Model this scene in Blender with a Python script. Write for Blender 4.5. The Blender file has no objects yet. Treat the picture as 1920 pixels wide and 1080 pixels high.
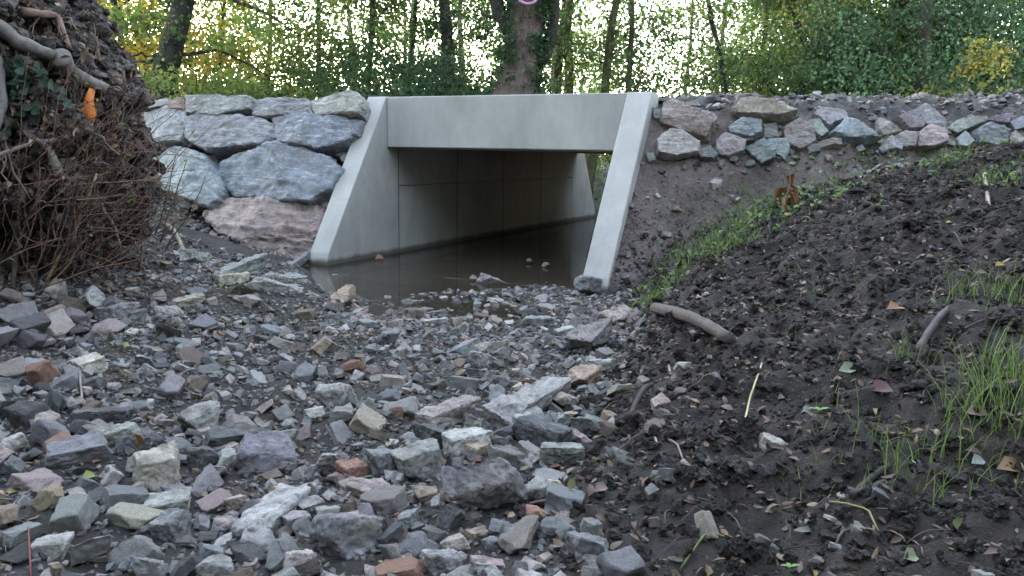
import bpy, bmesh, math, random
import numpy as np
from mathutils import Vector, Matrix

SC = bpy.context.scene
# ------------------------------------------------------------------ camera, sky, sun, exposure
F, PITCH, ROLL, EYE = 1450.0, math.radians(9.8), math.radians(1.1), 0.95
cam_d = bpy.data.cameras.new("camera"); cam = bpy.data.objects.new("camera", cam_d)
SC.collection.objects.link(cam); SC.camera = cam
cam_d.sensor_width = 36; cam_d.lens = 36 * F / 1920; cam_d.clip_start = 0.05; cam_d.clip_end = 2000
CM = Matrix.Rotation(math.pi / 2 - PITCH, 4, 'X') @ Matrix.Rotation(ROLL, 4, 'Z')
cam.matrix_world = Matrix.Translation((0, 0, EYE)) @ CM
SUN_EL, SUN_AZ = math.radians(7), math.radians(-20)
w = bpy.data.worlds.new("World"); SC.world = w; w.use_nodes = True
nt = w.node_tree; bg = nt.nodes["Background"]
sky = nt.nodes.new("ShaderNodeTexSky"); sky.sky_type = 'NISHITA'; sky.sun_disc = False
sky.sun_elevation = SUN_EL; sky.sun_rotation = SUN_AZ
sky.air_density = 1.0; sky.dust_density = 0.9; sky.ozone_density = 1.0
hsv = nt.nodes.new('ShaderNodeHueSaturation'); hsv.inputs['Saturation'].default_value = .57
nt.links.new(sky.outputs[0], hsv.inputs['Color']); nt.links.new(hsv.outputs[0], bg.inputs[0]); bg.inputs[1].default_value = 0.15
sd = bpy.data.lights.new("sun", 'SUN'); so = bpy.data.objects.new("sun", sd); SC.collection.objects.link(so)
sd.energy = 1.2; sd.angle = math.radians(12); sd.color = (1, .80, .55)
sv = Vector((math.sin(SUN_AZ) * math.cos(SUN_EL), math.cos(SUN_AZ) * math.cos(SUN_EL), math.sin(SUN_EL)))
so.rotation_euler = sv.to_track_quat('Z', 'Y').to_euler(); so.location = (0, 0, 20)
SC.view_settings.view_transform = 'Standard'; SC.view_settings.look = 'None'
SC.view_settings.gamma = 1; SC.view_settings.use_curve_mapping = False
SC.view_settings.exposure = 4.12
SC.cycles.max_bounces = 8; SC.cycles.diffuse_bounces = 1; SC.cycles.transparent_max_bounces = 8

# ------------------------------------------------------------------ helpers
rng = np.random.default_rng(7); random.seed(7)
MR = np.array(CM.to_3x3())
EYEV = np.array([0, 0, EYE])
def ray(px, py): return MR @ np.array([(px - 960) / F, -(py - 540) / F, -1.0])
def ony(px, py, y): d = ray(px, py); return EYEV + d * (y / d[1])
def onplane(px, py, p, n): d = ray(px, py); return EYEV + d * (np.dot(p - EYEV, n) / np.dot(d, n))
def proj(p):
    q = MR.T @ (np.asarray(p, float) - EYEV); return 960 - F * q[0] / q[2], 540 + F * q[1] / q[2]
L0 = np.array([-1.548, 6.463, 0.0]); AX = math.radians(25.9)
AV = np.array([math.sin(AX), math.cos(AX), 0]); RV = np.array([AV[1], -AV[0], 0])
def W(u, v, z=0.0): return L0 + RV * u + AV * v + np.array([0, 0, z])
def UV(x, y): dx, dy = x - L0[0], y - L0[1]; return dx * RV[0] + dy * RV[1], dx * AV[0] + dy * AV[1]

def _hash(ix, iy, iz, seed):
    h = (ix * 374761393 + iy * 668265263 + iz * 2147483647 + seed * 1274126177) & 0xFFFFFFFF
    h = ((h ^ (h >> 13)) * 1274126177) & 0xFFFFFFFF
    h = ((h ^ (h >> 16)) * 2246822519) & 0xFFFFFFFF
    return ((h ^ (h >> 15)) & 0xFFFF) / 32767.5 - 1.0
def vnoise(P, seed=0):
    P = np.asarray(P, float); i = np.floor(P).astype(np.int64); f = P - i; f = f * f * (3 - 2 * f); r = 0
    for a in (0, 1):
        for b in (0, 1):
            for c in (0, 1):
                wgt = (f[:, 0] if a else 1 - f[:, 0]) * (f[:, 1] if b else 1 - f[:, 1]) * (f[:, 2] if c else 1 - f[:, 2])
                r = r + wgt * _hash(i[:, 0] + a, i[:, 1] + b, i[:, 2] + c, seed)
    return r
def fbm(P, octs=4, seed=0, gain=.5):
    r, amp = 0, 1.0
    for k in range(octs):
        r = r + amp * vnoise(P * (2.03 ** k) + 17.3 * k, seed + k); amp *= gain
    return r
def sstep(a, b, x): t = np.clip((x - a) / (b - a), 0, 1); return t * t * (3 - 2 * t)

def link(o, parent=None):
    SC.collection.objects.link(o)
    if parent is not None: o.parent = parent
    return o
def mesh(name, V, Fc, mat, parent=None, col=None, smooth=True):
    V = np.asarray(V, np.float32); me = bpy.data.meshes.new(name)
    if isinstance(Fc, np.ndarray): groups = [Fc]
    else: groups = [g for g in Fc if len(g)]
    nl = sum(g.size for g in groups); nf = sum(len(g) for g in groups)
    me.vertices.add(len(V)); me.vertices.foreach_set("co", V.ravel())
    me.loops.add(nl); me.loops.foreach_set("vertex_index", np.concatenate([g.ravel() for g in groups]).astype(np.int32))
    me.polygons.add(nf)
    tot = np.concatenate([np.full(len(g), g.shape[1]) for g in groups]).astype(np.int32)
    st = np.concatenate([[0], np.cumsum(tot)[:-1]]).astype(np.int32)
    me.polygons.foreach_set("loop_start", st); me.polygons.foreach_set("loop_total", tot)
    me.polygons.foreach_set("use_smooth", np.full(nf, smooth))
    me.update(calc_edges=True)
    if col is not None:
        c = np.ones((len(V), 4), np.float32); c[:, :3] = col
        at = me.color_attributes.new("col", 'FLOAT_COLOR', 'POINT'); at.data.foreach_set("color", c.ravel())
    me.materials.append(mat)
    return link(bpy.data.objects.new(name, me), parent)
def T(o, label, cat, group=None, kind=None):
    o["label"] = label; o["category"] = cat
    if group: o["group"] = group
    if kind: o["kind"] = kind
    return o
def empty(name, loc, label, cat, group=None):
    o = bpy.data.objects.new(name, None); o.location = [float(c) for c in loc]; o.empty_display_size = .1
    link(o); return T(o, label, cat, group)

class MB:                                   # growing mesh: tris / quads with per-vertex colour
    def __init__(s): s.v, s.q, s.t, s.c, s.n = [], [], [], [], 0
    def add(s, V, Q=None, Tr=None, c=None):
        V = np.asarray(V, float)
        if Q is not None: s.q.append(np.asarray(Q) + s.n)
        if Tr is not None: s.t.append(np.asarray(Tr) + s.n)
        s.v.append(V); s.n += len(V)
        cc = np.zeros((len(V), 3)); cc[:] = (0.3, .3, .3) if c is None else c; s.c.append(cc)
    def tube(s, pts, rad, n=6, c=None, bump=0, seed=0, streak=0):
        pts = np.asarray(pts, float); rad = np.broadcast_to(rad, (len(pts),)); m = len(pts)
        tan = np.gradient(pts, axis=0); tan /= np.linalg.norm(tan, axis=1)[:, None] + 1e-9
        ref = np.array([0, 0, 1.0]) if abs(tan[:, 2]).mean() < .8 else np.array([0, 1.0, 0])
        a = np.cross(tan, ref); a /= np.linalg.norm(a, axis=1)[:, None] + 1e-9; b = np.cross(tan, a)
        th = np.linspace(0, 2 * np.pi, n, endpoint=False)
        ring = (a[:, None] * np.cos(th)[None, :, None] + b[:, None] * np.sin(th)[None, :, None])
        R = np.repeat(rad[:, None], n, 1)
        if bump:
            P = (pts[:, None] + ring * rad[:, None, None]).reshape(-1, 3)
            R = R * (1 + bump * fbm(P * np.array([9, 9, 2.5]), 3, seed).reshape(m, n))
        V = (pts[:, None] + ring * R[:, :, None]).reshape(-1, 3)
        i = np.arange(m - 1)[:, None] * n; j = np.arange(n)[None]; k = (j + 1) % n
        Q = np.stack([i + j, i + k, i + n + k, i + n + j], -1).reshape(-1, 4)
        V = np.vstack([V, pts[:1], pts[-1:]]); o0, o1 = m * n, m * n + 1; jj = np.arange(n); kk = (jj + 1) % n
        Tr = np.vstack([np.stack([kk, jj, np.full(n, o0)], 1), np.stack([(m - 1) * n + jj, (m - 1) * n + kk, np.full(n, o1)], 1)])
        if streak:
            r_ = np.random.default_rng(seed + 9); k_ = np.concatenate([np.tile(1 + streak * r_.uniform(-1, 1, n), m), [1, 1]]); c = np.asarray(c)[None] * k_[:, None]
        s.add(V, Q, Tr, c)
    def build(s, name, mat, parent=None, smooth=True):
        g = []
        if s.q: g.append(np.vstack(s.q))
        if s.t: g.append(np.vstack(s.t))
        return mesh(name, np.vstack(s.v), g, mat, parent, np.vstack(s.c), smooth)

def curve(p0, p1, n=8, sag=0.0, wob=0.0, seed=0):
    t = np.linspace(0, 1, n)[:, None]; P = np.asarray(p0)[None] * (1 - t) + np.asarray(p1)[None] * t
    P[:, 2] += sag * 4 * (t * (1 - t))[:, 0]
    if wob:
        r = np.random.default_rng(seed); o = r.normal(0, wob, (n, 3)); o = np.cumsum(o, 0); o -= t * o[-1] ; P = P + o * np.sin(np.pi * t) ** .5
    return P

# ------------------------------------------------------------------ materials
def mat(name):
    m = bpy.data.materials.new(name); m.use_nodes = True
    return m, m.node_tree, m.node_tree.nodes["Principled BSDF"]
def N(t, typ, **kw):
    n = t.nodes.new(typ)
    for k, v in kw.items():
        if k in n.inputs.keys() if isinstance(k, str) else False: n.inputs[k].default_value = v
        else: setattr(n, k, v)
    return n
def noise(t, vec, scale, detail=6, rough=.6, dist=0.0):
    n = t.nodes.new("ShaderNodeTexNoise"); n.inputs["Scale"].default_value = scale; n.inputs["Detail"].default_value = detail
    n.inputs["Roughness"].default_value = rough; n.inputs["Distortion"].default_value = dist
    if vec is not None: t.links.new(vec, n.inputs["Vector"])
    return n.outputs["Fac"]
def ramp(t, fac, stops):
    n = t.nodes.new("ShaderNodeValToRGB"); e = n.color_ramp.elements
    while len(e) < len(stops): e.new(.5)
    for k, (p, c) in enumerate(stops):
        e[k].position = p; e[k].color = (c, c, c, 1) if isinstance(c, (int, float)) else (*c, 1)
    t.links.new(fac, n.inputs[0]); return n.outputs[0]
def mixc(t, fac, a, b, mode='MIX'):
    n = t.nodes.new("ShaderNodeMix"); n.data_type = 'RGBA'; n.blend_type = mode
    for sock, v in ((n.inputs[0], fac), (n.inputs[6], a), (n.inputs[7], b)):
        if isinstance(v, (int, float)): sock.default_value = v
        elif isinstance(v, tuple): sock.default_value = (*v, 1)
        else: t.links.new(v, sock)
    return n.outputs[2]
def bump(t, bs, h, strength, dist, prev=None):
    n = t.nodes.new("ShaderNodeBump"); n.inputs["Strength"].default_value = strength; n.inputs["Distance"].default_value = dist
    t.links.new(h, n.inputs["Height"])
    if prev is not None: t.links.new(prev, n.inputs["Normal"])
    t.links.new(n.outputs[0], bs.inputs["Normal"]); return n.outputs[0]
def coords(t, scale=(1, 1, 1), rot=(0, 0, 0), rnd=True):
    tc = t.nodes.new("ShaderNodeTexCoord"); mp = t.nodes.new("ShaderNodeMapping")
    mp.inputs["Scale"].default_value = scale; mp.inputs["Rotation"].default_value = rot
    t.links.new(tc.outputs["Object"], mp.inputs["Vector"])
    if rnd:
        oi = t.nodes.new("ShaderNodeObjectInfo"); mu = t.nodes.new("ShaderNodeMath"); mu.operation = 'MULTIPLY'; mu.inputs[1].default_value = 37
        t.links.new(oi.outputs["Random"], mu.inputs[0]); t.links.new(mu.outputs[0], mp.inputs["Location"])
    return mp.outputs[0]

def stone_mat(name, sc=1.0, vein=.25, attr=False):
    m, t, b = mat(name)
    if attr:
        a = t.nodes.new("ShaderNodeAttribute"); a.attribute_name = "col"; base = a.outputs["Color"]; v = coords(t, rnd=False)
    else:
        base = t.nodes.new("ShaderNodeObjectInfo").outputs["Color"]; v = coords(t)
    base = mixc(t, 1, base, (1.02, .98, 1.0), 'MULTIPLY')
    vs = coords(t, (1, 6.5, 3.2), (.3, .2, .25), not attr)
    n1 = noise(t, v, 9 * sc, 8, .65); n2 = noise(t, v, 60 * sc, 5, .7); n3 = noise(t, vs, 7 * sc, 9, .75, .5)
    c = mixc(t, 1, base, ramp(t, n1, [(.25, .55), (.5, 1.0), (.78, 1.45)]), 'MULTIPLY')
    c = mixc(t, 1, c, ramp(t, n2, [(.3, .7), (.55, 1.0), (.75, 1.3)]), 'MULTIPLY')
    c = mixc(t, ramp(t, n3, [(.54, 0.0), (.62, vein), (.7, 0.0)]), c, (.62, .62, .60))
    n4 = noise(t, v, 4 * sc, 4, .6)
    c = mixc(t, ramp(t, n4, [(.55, 0.0), (.72, .4)]), c, (.20, .145, .10))
    c = mixc(t, ramp(t, noise(t, v, 15 * sc, 6, .75, .6), [(.47, 0.0), (.66, .72 if sc > 1 else .35)]), c, (.055, .047, .043))   # silt smeared on the stone
    t.links.new(c, b.inputs["Base Color"])
    t.links.new(ramp(t, n1, [(.3, .85), (.7, .6)]), b.inputs["Roughness"])
    p = bump(t, b, n3, .55, .02 / sc); p = bump(t, b, n2, .45, .006 / sc, p)
    return m
M_STONE = stone_mat("rubble_stone", 1.6, .22)
M_BOULD = stone_mat("quarry_stone", .8, .55)
M_RUB = stone_mat("small_rubble", 2.2, .15, True)

def soil_mat(name, attr=True):
    m, t, b = mat(name); v = coords(t, rnd=False)
    if attr:
        a = t.nodes.new("ShaderNodeAttribute"); a.attribute_name = "col"; base = a.outputs["Color"]
    else: base = None
    n1 = noise(t, v, 3.5, 8, .7); n2 = noise(t, v, 38, 6, .75); n3 = noise(t, v, 150, 4, .7)
    c = mixc(t, 1, base if base is not None else (.05, .042, .04), ramp(t, n1, [(.3, .62), (.5, 1.0), (.75, 1.5)]), 'MULTIPLY')
    c = mixc(t, 1, c, ramp(t, n2, [(.3, .55), (.55, 1.0), (.75, 1.7)]), 'MULTIPLY')
    vo = t.nodes.new("ShaderNodeTexVoronoi"); vo.inputs["Scale"].default_value = 55; t.links.new(v, vo.inputs["Vector"])
    c = mixc(t, ramp(t, noise(t, v, 90, 2), [(.66, 0.0), (.72, .5)]), c, (.22, .18, .15))
    t.links.new(c, b.inputs["Base Color"]); t.links.new(ramp(t, n1, [(.3, .95), (.7, .62)]), b.inputs["Roughness"])
    p = bump(t, b, n2, .9, .03); p = bump(t, b, n3, .7, .008, p)
    return m
M_SOIL = soil_mat("soil"); M_EARTH = soil_mat("root_earth")

def conc_mat():
    m, t, b = mat("concrete"); v = coords(t, rnd=False); v2 = coords(t, (1, 1, .35), rnd=False)
    n1 = noise(t, v, 1.6, 6, .6, .4); n2 = noise(t, v, 26, 5, .7); n3 = noise(t, v2, 7, 6, .7); n4 = noise(t, v, 170, 3, .6)
    c = mixc(t, 1, (.405, .395, .39), ramp(t, n1, [(.3, .82), (.5, 1.0), (.7, 1.16)]), 'MULTIPLY')
    c = mixc(t, 1, c, ramp(t, n3, [(.35, .9), (.65, 1.06)]), 'MULTIPLY')
    c = mixc(t, ramp(t, n2, [(.62, 0.0), (.75, .25)]), c, (.55, .55, .53))
    g = t.nodes.new("ShaderNodeNewGeometry"); s = t.nodes.new("ShaderNodeSeparateXYZ"); t.links.new(g.outputs["Position"], s.inputs[0])
    md = t.nodes.new("ShaderNodeMath"); md.operation = 'MULTIPLY_ADD'; md.inputs[1].default_value = .06; t.links.new(n3, md.inputs[0]); 
    sb = t.nodes.new("ShaderNodeMath"); sb.operation = 'SUBTRACT'; sb.inputs[0].default_value = 0; md.inputs[2].default_value = -.03
    ad = t.nodes.new("ShaderNodeMath"); ad.operation = 'ADD'; t.links.new(s.outputs[2], ad.inputs[0]); t.links.new(md.outputs[0], ad.inputs[1])
    wet = ramp(t, ad.outputs[0], [(.025, .85), (.06, 0.0)])       # damp mineral band the stream leaves along its waterline
    c = mixc(t, wet, c, (.07, .06, .045))
    t.links.new(c, b.inputs["Base Color"]); b.inputs["Roughness"].default_value = .82
    vo = t.nodes.new("ShaderNodeTexVoronoi"); vo.inputs["Scale"].default_value = 22; t.links.new(v, vo.inputs["Vector"])
    p = bump(t, b, n4, .35, .004); p = bump(t, b, n2, .2, .006, p)
    p = bump(t, b, ramp(t, vo.outputs["Distance"], [(.05, 0.0), (.12, 1.0)]), .35, .006, p)
    return m
M_CONC = conc_mat()

def plain_mat(name, base=None, rough=.8, nz=14, lo=.65, hi=1.4, bp=.4, bd=.01, stretch=(1, 1, 1)):
    m, t, b = mat(name); v = coords(t, stretch, rnd=False)
    if base is None:
        a = t.nodes.new("ShaderNodeAttribute"); a.attribute_name = "col"; base = a.outputs["Color"]
    n = noise(t, v, nz, 7, .7)
    t.links.new(mixc(t, 1, base, ramp(t, n, [(.28, lo), (.5, 1.0), (.74, hi)]), 'MULTIPLY'), b.inputs["Base Color"])
    b.inputs["Roughness"].default_value = rough; bump(t, b, n, bp, bd); return m
M_BARK = plain_mat("bark", None, .9, 9, .35, 1.6, 1.0, .08, (1.6, 1.6, .5))
M_WOOD = plain_mat("weathered_wood", None, .8, 22, .5, 1.5, .6, .01, (1, 1, 1))
M_ORANGE = plain_mat("fresh_split_wood", (.62, .20, .05), .7, 40, .7, 1.3)
M_PAINT = plain_mat("pink_marking_paint", (.50, .27, .42), .7, 30, .85, 1.12, .2)
M_DARK = plain_mat("seal_and_hole_dark", (.085, .083, .08), .8)

def leaf_mat(name, trans=.45):
    m, t, b = mat(name)
    a = t.nodes.new("ShaderNodeAttribute"); a.attribute_name = "col"
    b.inputs["Roughness"].default_value = .55; t.links.new(a.outputs["Color"], b.inputs["Base Color"])
    tr = t.nodes.new("ShaderNodeBsdfTranslucent"); t.links.new(mixc(t, 1, a.outputs["Color"], (1.15, 1.3, .9), 'MULTIPLY'), tr.inputs[0])
    mx = t.nodes.new("ShaderNodeMixShader"); mx.inputs[0].default_value = trans
    t.links.new(b.outputs[0], mx.inputs[1]); t.links.new(tr.outputs[0], mx.inputs[2])
    t.links.new(mx.outputs[0], t.nodes["Material Output"].inputs["Surface"]); return m
M_LEAF = leaf_mat("leaf"); M_GRASS = leaf_mat("grass_blade", .35); M_LITTER = leaf_mat("fallen_leaf", .12)

def water_mat():
    m, t, b = mat("stream_water"); v = coords(t, rnd=False)
    b.inputs["Base Color"].default_value = (.040, .034, .024, 1); b.inputs["Roughness"].default_value = .03; b.inputs["IOR"].default_value = 1.33
    b.inputs["Alpha"].default_value = .72
    bump(t, b, noise(t, v, 5, 3, .5), .02, .02); return m
M_WATER = water_mat()

# ------------------------------------------------------------------ terrain
CW, WT = 2.28, 0.20          # clear width and wall thickness of the culvert
def xedge(y): return np.interp(y, [0, 1.5, 1.86, 2.2, 2.96, 3.9, 5.5, 7], [.3, .25, .1, .18, .40, .70, .86, 1.0])
def ground_parts(x, y):
    u, v = UV(x, y)
    ye = 5.45 + .45 * x
    d = ye - y
    bed = np.where(d > 0, .075 * (1 - np.exp(-np.maximum(d, 0) * .9)), -.11 * (1 - np.exp(np.minimum(d, 0) * 1.6)))
    left = .16 * sstep(-1.25, -2.6, x + .12 * (y - 4)) * sstep(1.8, 3.2, y) + .30 * sstep(-2.2, -3.6, x)
    left = left + .03 * sstep(-.15, -.7, u) * sstep(-1.6, -.2, v)
    xl = -1.13 - .29 * (y - 4.96)
    left = left + .13 * sstep(.10, -.32, x - xl) * sstep(7.2, 6.3, y) * sstep(3.7, 4.7, y) * ((u < .02) | (v < -.03))
    bed = np.where(v > 4.9, -.11, bed) + left
    t = np.maximum(x - xedge(y), 0)
    fy = np.interp(y, [0, 1, 1.5, 2.2, 3, 4.0, 4.8, 5.5, 6.3, 8], [.1, .14, .2, .38, .62, .9, 1.05, .95, .6, .4])
    bank = fy * (1 - np.exp(-t / .95)) + .02 * np.minimum(t, 6)
    bank = np.where(v > 5, 0, bank)
    # embankment
    ur = np.maximum(u - 2.48, 0); vc = np.minimum(.95 + .62 * ur, 4.2); sw = 1 + .28 * np.minimum(ur, 6)
    s = (v - vc) / sw
    er = np.interp(s, [-1.25, -.95, -.40, -.08, .08, .3], [-.3, .06, .80, 1.30, 1.40, 1.43]) + .035 * np.minimum(ur, 5)
    el = np.interp(v, [-.5, .15, .66, 1.12, 1.4], [-.3, .0, .36, 1.33, 1.40])
    emb = np.where(u > 1.14, er, el)
    back = np.interp(v - np.maximum(vc - 1, 0), [5.55, 6.7, 9, 30], [1.0, .34, .42, .5])
    emb = np.where(v > 3, np.minimum(emb, 1.43 * back + .035 * np.minimum(ur, 5)), emb)
    inside = (u > -WT / 2) & (u < CW + WT / 2)
    chan = (v > 6.6) * 1.0 * (1 - sstep(1.25, 2.6, np.abs(u - 1.14 + .035 * np.maximum(v - 8, 0) ** 1.6))) * (1 - sstep(12, 15, v))
    emb = emb * (1 - chan) + (-.11) * chan
    return u, v, bed, bank, emb, inside
def height(x, y, detail=True):
    x = np.atleast_1d(np.asarray(x, float)); y = np.atleast_1d(np.asarray(y, float))
    u, v, bed, bank, emb, inside = ground_parts(x, y)
    k = .05
    def smax(a, b): h = np.clip(.5 + .5 * (a - b) / k, 0, 1); return b * (1 - h) + a * h + k * h * (1 - h)
    z = np.where(bank > .001, bed + bank, bed)
    z = np.where(inside & (v > -.02), np.where(v > 4, -.11, np.minimum(bed, .02) - .03), smax(z, emb) - k * .25)
    if detail:
        P = np.stack([x, y, np.zeros_like(x)], 1)
        far = sstep(14, 40, np.hypot(x, y)); tt = sstep(0, .3, x - xedge(y)) * (v < 5)
        amp = np.where(inside & (v > -.4), .3, 1.0)
        z = z + amp * (.035 * fbm(P * 1.3, 3, 3) + (.012 + .024 * tt) * fbm(P * 7, 3, 9) + (.004 + .015 * tt) * (fbm(P * 22, 3, 5, .6) + .5 - np.abs(vnoise(P * 13, 55)))) + far * .3 * vnoise(P * .1, 4)
    return z
def left_fix(u, v): return .03 * sstep(-.15, -.7, u) * sstep(-1.6, -.2, v)
def hz(x, y): return float(height(x, y)[0])
def hit(px, py, lo=.8, hi=14):
    d = ray(px, py); d = d / d[1]; ys = np.linspace(lo, hi, 1600); P = EYEV[None] + d[None] * ys[:, None]
    below = P[:, 2] < height(P[:, 0], P[:, 1], False)
    i = int(np.argmax(below)) if below.any() else len(ys) - 1
    return P[i]

def axis_grid(brk):
    out = []
    for (a, b, st) in brk: out.append(np.arange(a, b - st * .5, st))
    out.append([brk[-1][1]]); return np.concatenate(out)
def geo(a, b, s0, g=1.25):
    r, p, s = [], a, s0
    while p < b: r.append(p); p += s; s *= g
    return np.array(r + [b])
ue = np.concatenate([-geo(4.2, 400, .06)[::-1], np.arange(-4.14, 8.8, .02), geo(8.8, 400, .06)])
ve = np.concatenate([-geo(6.4, 400, .06)[::-1], np.arange(-6.36, 2.6, .017), geo(2.6, 500, .05, 1.12)])
ue = np.unique(np.concatenate([ue, [-.11, -.09, 2.37, 2.39]]))
UU, VV = np.meshgrid(ue, ve, indexing='ij')
X = L0[0] + RV[0] * UU + AV[0] * VV; Y = L0[1] + RV[1] * UU + AV[1] * VV
gx, gy = X.ravel(), Y.ravel(); gz = height(gx, gy)
u_, v_, bed_, bank_, emb_, ins_ = ground_parts(gx, gy)
nu, nv = len(ue), len(ve); ii = np.arange((nu - 1))[:, None] * nv + np.arange(nv - 1)[None]
quads = np.stack([ii, ii + nv, ii + nv + 1, ii + 1], -1).reshape(-1, 4)
P2 = np.stack([gx, gy, gz], 1)
wb = sstep(.0, .25, gx - xedge(gy) + .25 * vnoise(P2 * 3, 2)); we = sstep(-.02, .12, emb_ - np.maximum(bed_ + bank_, bed_)) 
n2 = vnoise(P2 * 2.2, 21)[:, None]
cg = np.array([.042, .036, .035]) * np.ones((len(gx), 1))                # wet silt between the stones
cb = np.array([.042, .031, .029]) * (1 + .25 * n2)                       # black leaf soil of the bank
ce = np.array([.175, .138, .132]) * (1 + .22 * n2)                       # brown embankment fill
gc = cg * (1 - wb[:, None]) + cb * wb[:, None]; gc = gc * (1 - we[:, None]) + ce * we[:, None]
top = sstep(1.2, 1.36, gz)[:, None] * (v_ < 8)[:, None]; gc = gc * (1 - top) + np.array([.10, .09, .09]) * top
fl = (v_ > 6.5)[:, None]; gc = np.where(fl, np.array([.06, .055, .035]), gc)
g = mesh("ground", P2, quads, M_SOIL, None, gc); g["kind"] = "structure"
# water sheet in the channel, its edge hidden under the bed
wu = np.linspace(-1.7, 4.2, 12); wv = np.concatenate([np.linspace(-2.6, 8, 20), [14, 22, 32]])
A, B = np.meshgrid(wu, wv, indexing='ij'); PW = np.stack([L0[0] + RV[0] * A + AV[0] * B, L0[1] + RV[1] * A + AV[1] * B, np.zeros_like(A)], -1).reshape(-1, 3)
ii = np.arange(len(wu) - 1)[:, None] * len(wv) + np.arange(len(wv) - 1)[None]
wo = mesh("water", PW, np.stack([ii, ii + len(wv), ii + len(wv) + 1, ii + 1], -1).reshape(-1, 4), M_WATER); wo["kind"] = "structure"

# ------------------------------------------------------------------ culvert
def prism_uv(prof, u0, u1, bev=.008):       # profile in (v, z) extruded along u -> bmesh
    bm = bmesh.new()
    a = [bm.verts.new(W(u0, v, z)) for v, z in prof]; b = [bm.verts.new(W(u1, v, z)) for v, z in prof]
    bm.faces.new(a); bm.faces.new(b[::-1]); n = len(prof)
    for i in range(n): bm.faces.new((a[i], b[i], b[(i + 1) % n], a[(i + 1) % n]))
    bmesh.ops.recalc_face_normals(bm, faces=bm.faces)
    if bev: bmesh.ops.bevel(bm, geom=bm.edges[:], offset=bev, segments=2, affect='EDGES', profile=.5)
    return bm
def bm_obj(name, bms, m, parent):
    me = bpy.data.meshes.new(name)
    if len(bms) == 1: bms[0].to_mesh(me)
    else:
        big = bmesh.new()
        for b in bms:
            tmp = bpy.data.meshes.new("part_mesh"); b.to_mesh(tmp); big.from_mesh(tmp); bpy.data.meshes.remove(tmp)
        big.to_mesh(me); big.free()
    for b in bms: b.free()
    me.materials.append(m); o = link(bpy.data.objects.new(name, me), parent)
    if parent is not None: o.matrix_parent_inverse = Matrix.Translation(-Vector(parent.location))
    return o
cul = empty("culvert", W(CW / 2, 2.5, 0), "pale grey concrete box culvert carrying the path over the stream", "culvert")
V1, V2, ZT, ZB = 1.04, 5.48, 1.447, .995
prof = [(V1 - .003, -.35), (V1 - .003, ZT), (.845, ZT), (.0, .10), (-.03, .02), (-.03, -.35)]
profb = [(V1 + V2 - v, z) for v, z in prof]
wings = []
for (u0, u1) in ((-WT, 0), (CW, CW + WT)):
    for pr in (prof, profb):
        wings.append(bm_obj("wing_wall", [prism_uv(pr, u0, u1)], M_CONC, cul))
for (va, vb) in ((.852, V1 - .006), (V2 + .006, V2 + .19)):
    bm_obj("headwall_beam", [prism_uv([(va, ZB), (vb, ZB), (vb, ZT - .003), (va, ZT - .003)], .003, CW / 2 - .0),
                             prism_uv([(va + .001, ZB + .007), (vb, ZB + .007), (vb, ZT - .003), (va + .001, ZT - .003)], CW / 2 - .004, CW - .003)] if False else
           [prism_uv([(va, ZB), (vb, ZB), (vb, ZT - .003), (va, ZT - .003)], .003, CW - .003)], M_CONC, cul)
SEG = (V2 - V1) / 4
for k in range(5):
    vj = V1 + k * SEG; [bm_obj('joint_seal', [prism_uv([(vj - .0095, -.3), (vj + .0095, -.3), (vj + .0095, .98), (vj - .0095, .98)], u0, u0 + .046, 0)], M_DARK, cul) for u0 in (-.049, CW + .003)]
for k in range(4):
    a, b = V1 + k * SEG + .010, V1 + (k + 1) * SEG - .010
    ps = []
    for (u0, u1) in ((-WT, 0), (CW, CW + WT)):
        ps.append(prism_uv([(a, -.35), (b, -.35), (b, .632), (a, .632)], u0, u1, 0))
        ps.append(prism_uv([(a, .640), (b, .640), (b, .983), (a, .983)], u0, u1, 0))
    ps.append(prism_uv([(a, .984), (b, .984), (b, 1.2), (a, 1.2)], -WT, CW + WT, .004))
    ps.append(prism_uv([(a, -.35), (b, -.35), (b, -.15), (a, -.15)], .005, CW - .005, 0))
    bm_obj("box_segment", ps, M_CONC, cul)
# cast-in lifting socket low on the inner face of the first wing wall
def socket(px, py, r):
    p = onplane(px, py, L0, RV); mb = MB(); th = np.linspace(0, 2 * np.pi, 18, endpoint=False)
    rings = []
    for rr, dep in ((1.25, .001), (1.15, .004), (.95, .004), (.9, .0012), (0.02, .0012)):
        rings.append(p[None] + RV[None] * dep + (AV[None] * np.cos(th)[:, None] * rr * r + np.array([[0, 0, 1]]) * np.sin(th)[:, None] * rr * r * 1.25))
    V = np.vstack(rings); Q = [(i * 18 + j, i * 18 + (j + 1) % 18, (i + 1) * 18 + (j + 1) % 18, (i + 1) * 18 + j) for i in range(4) for j in range(18)]
    mb.add(V, np.array(Q)); o = mb.build("lifting_socket", M_DARK, wings[0]); o.matrix_parent_inverse = wings[0].matrix_parent_inverse.copy()  # flat dark disc paints in the shade inside the hole
    o.matrix_parent_inverse = Matrix.Translation(-Vector(cul.location))
socket(688, 462, .028); socket(671, 489, .014)
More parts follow.
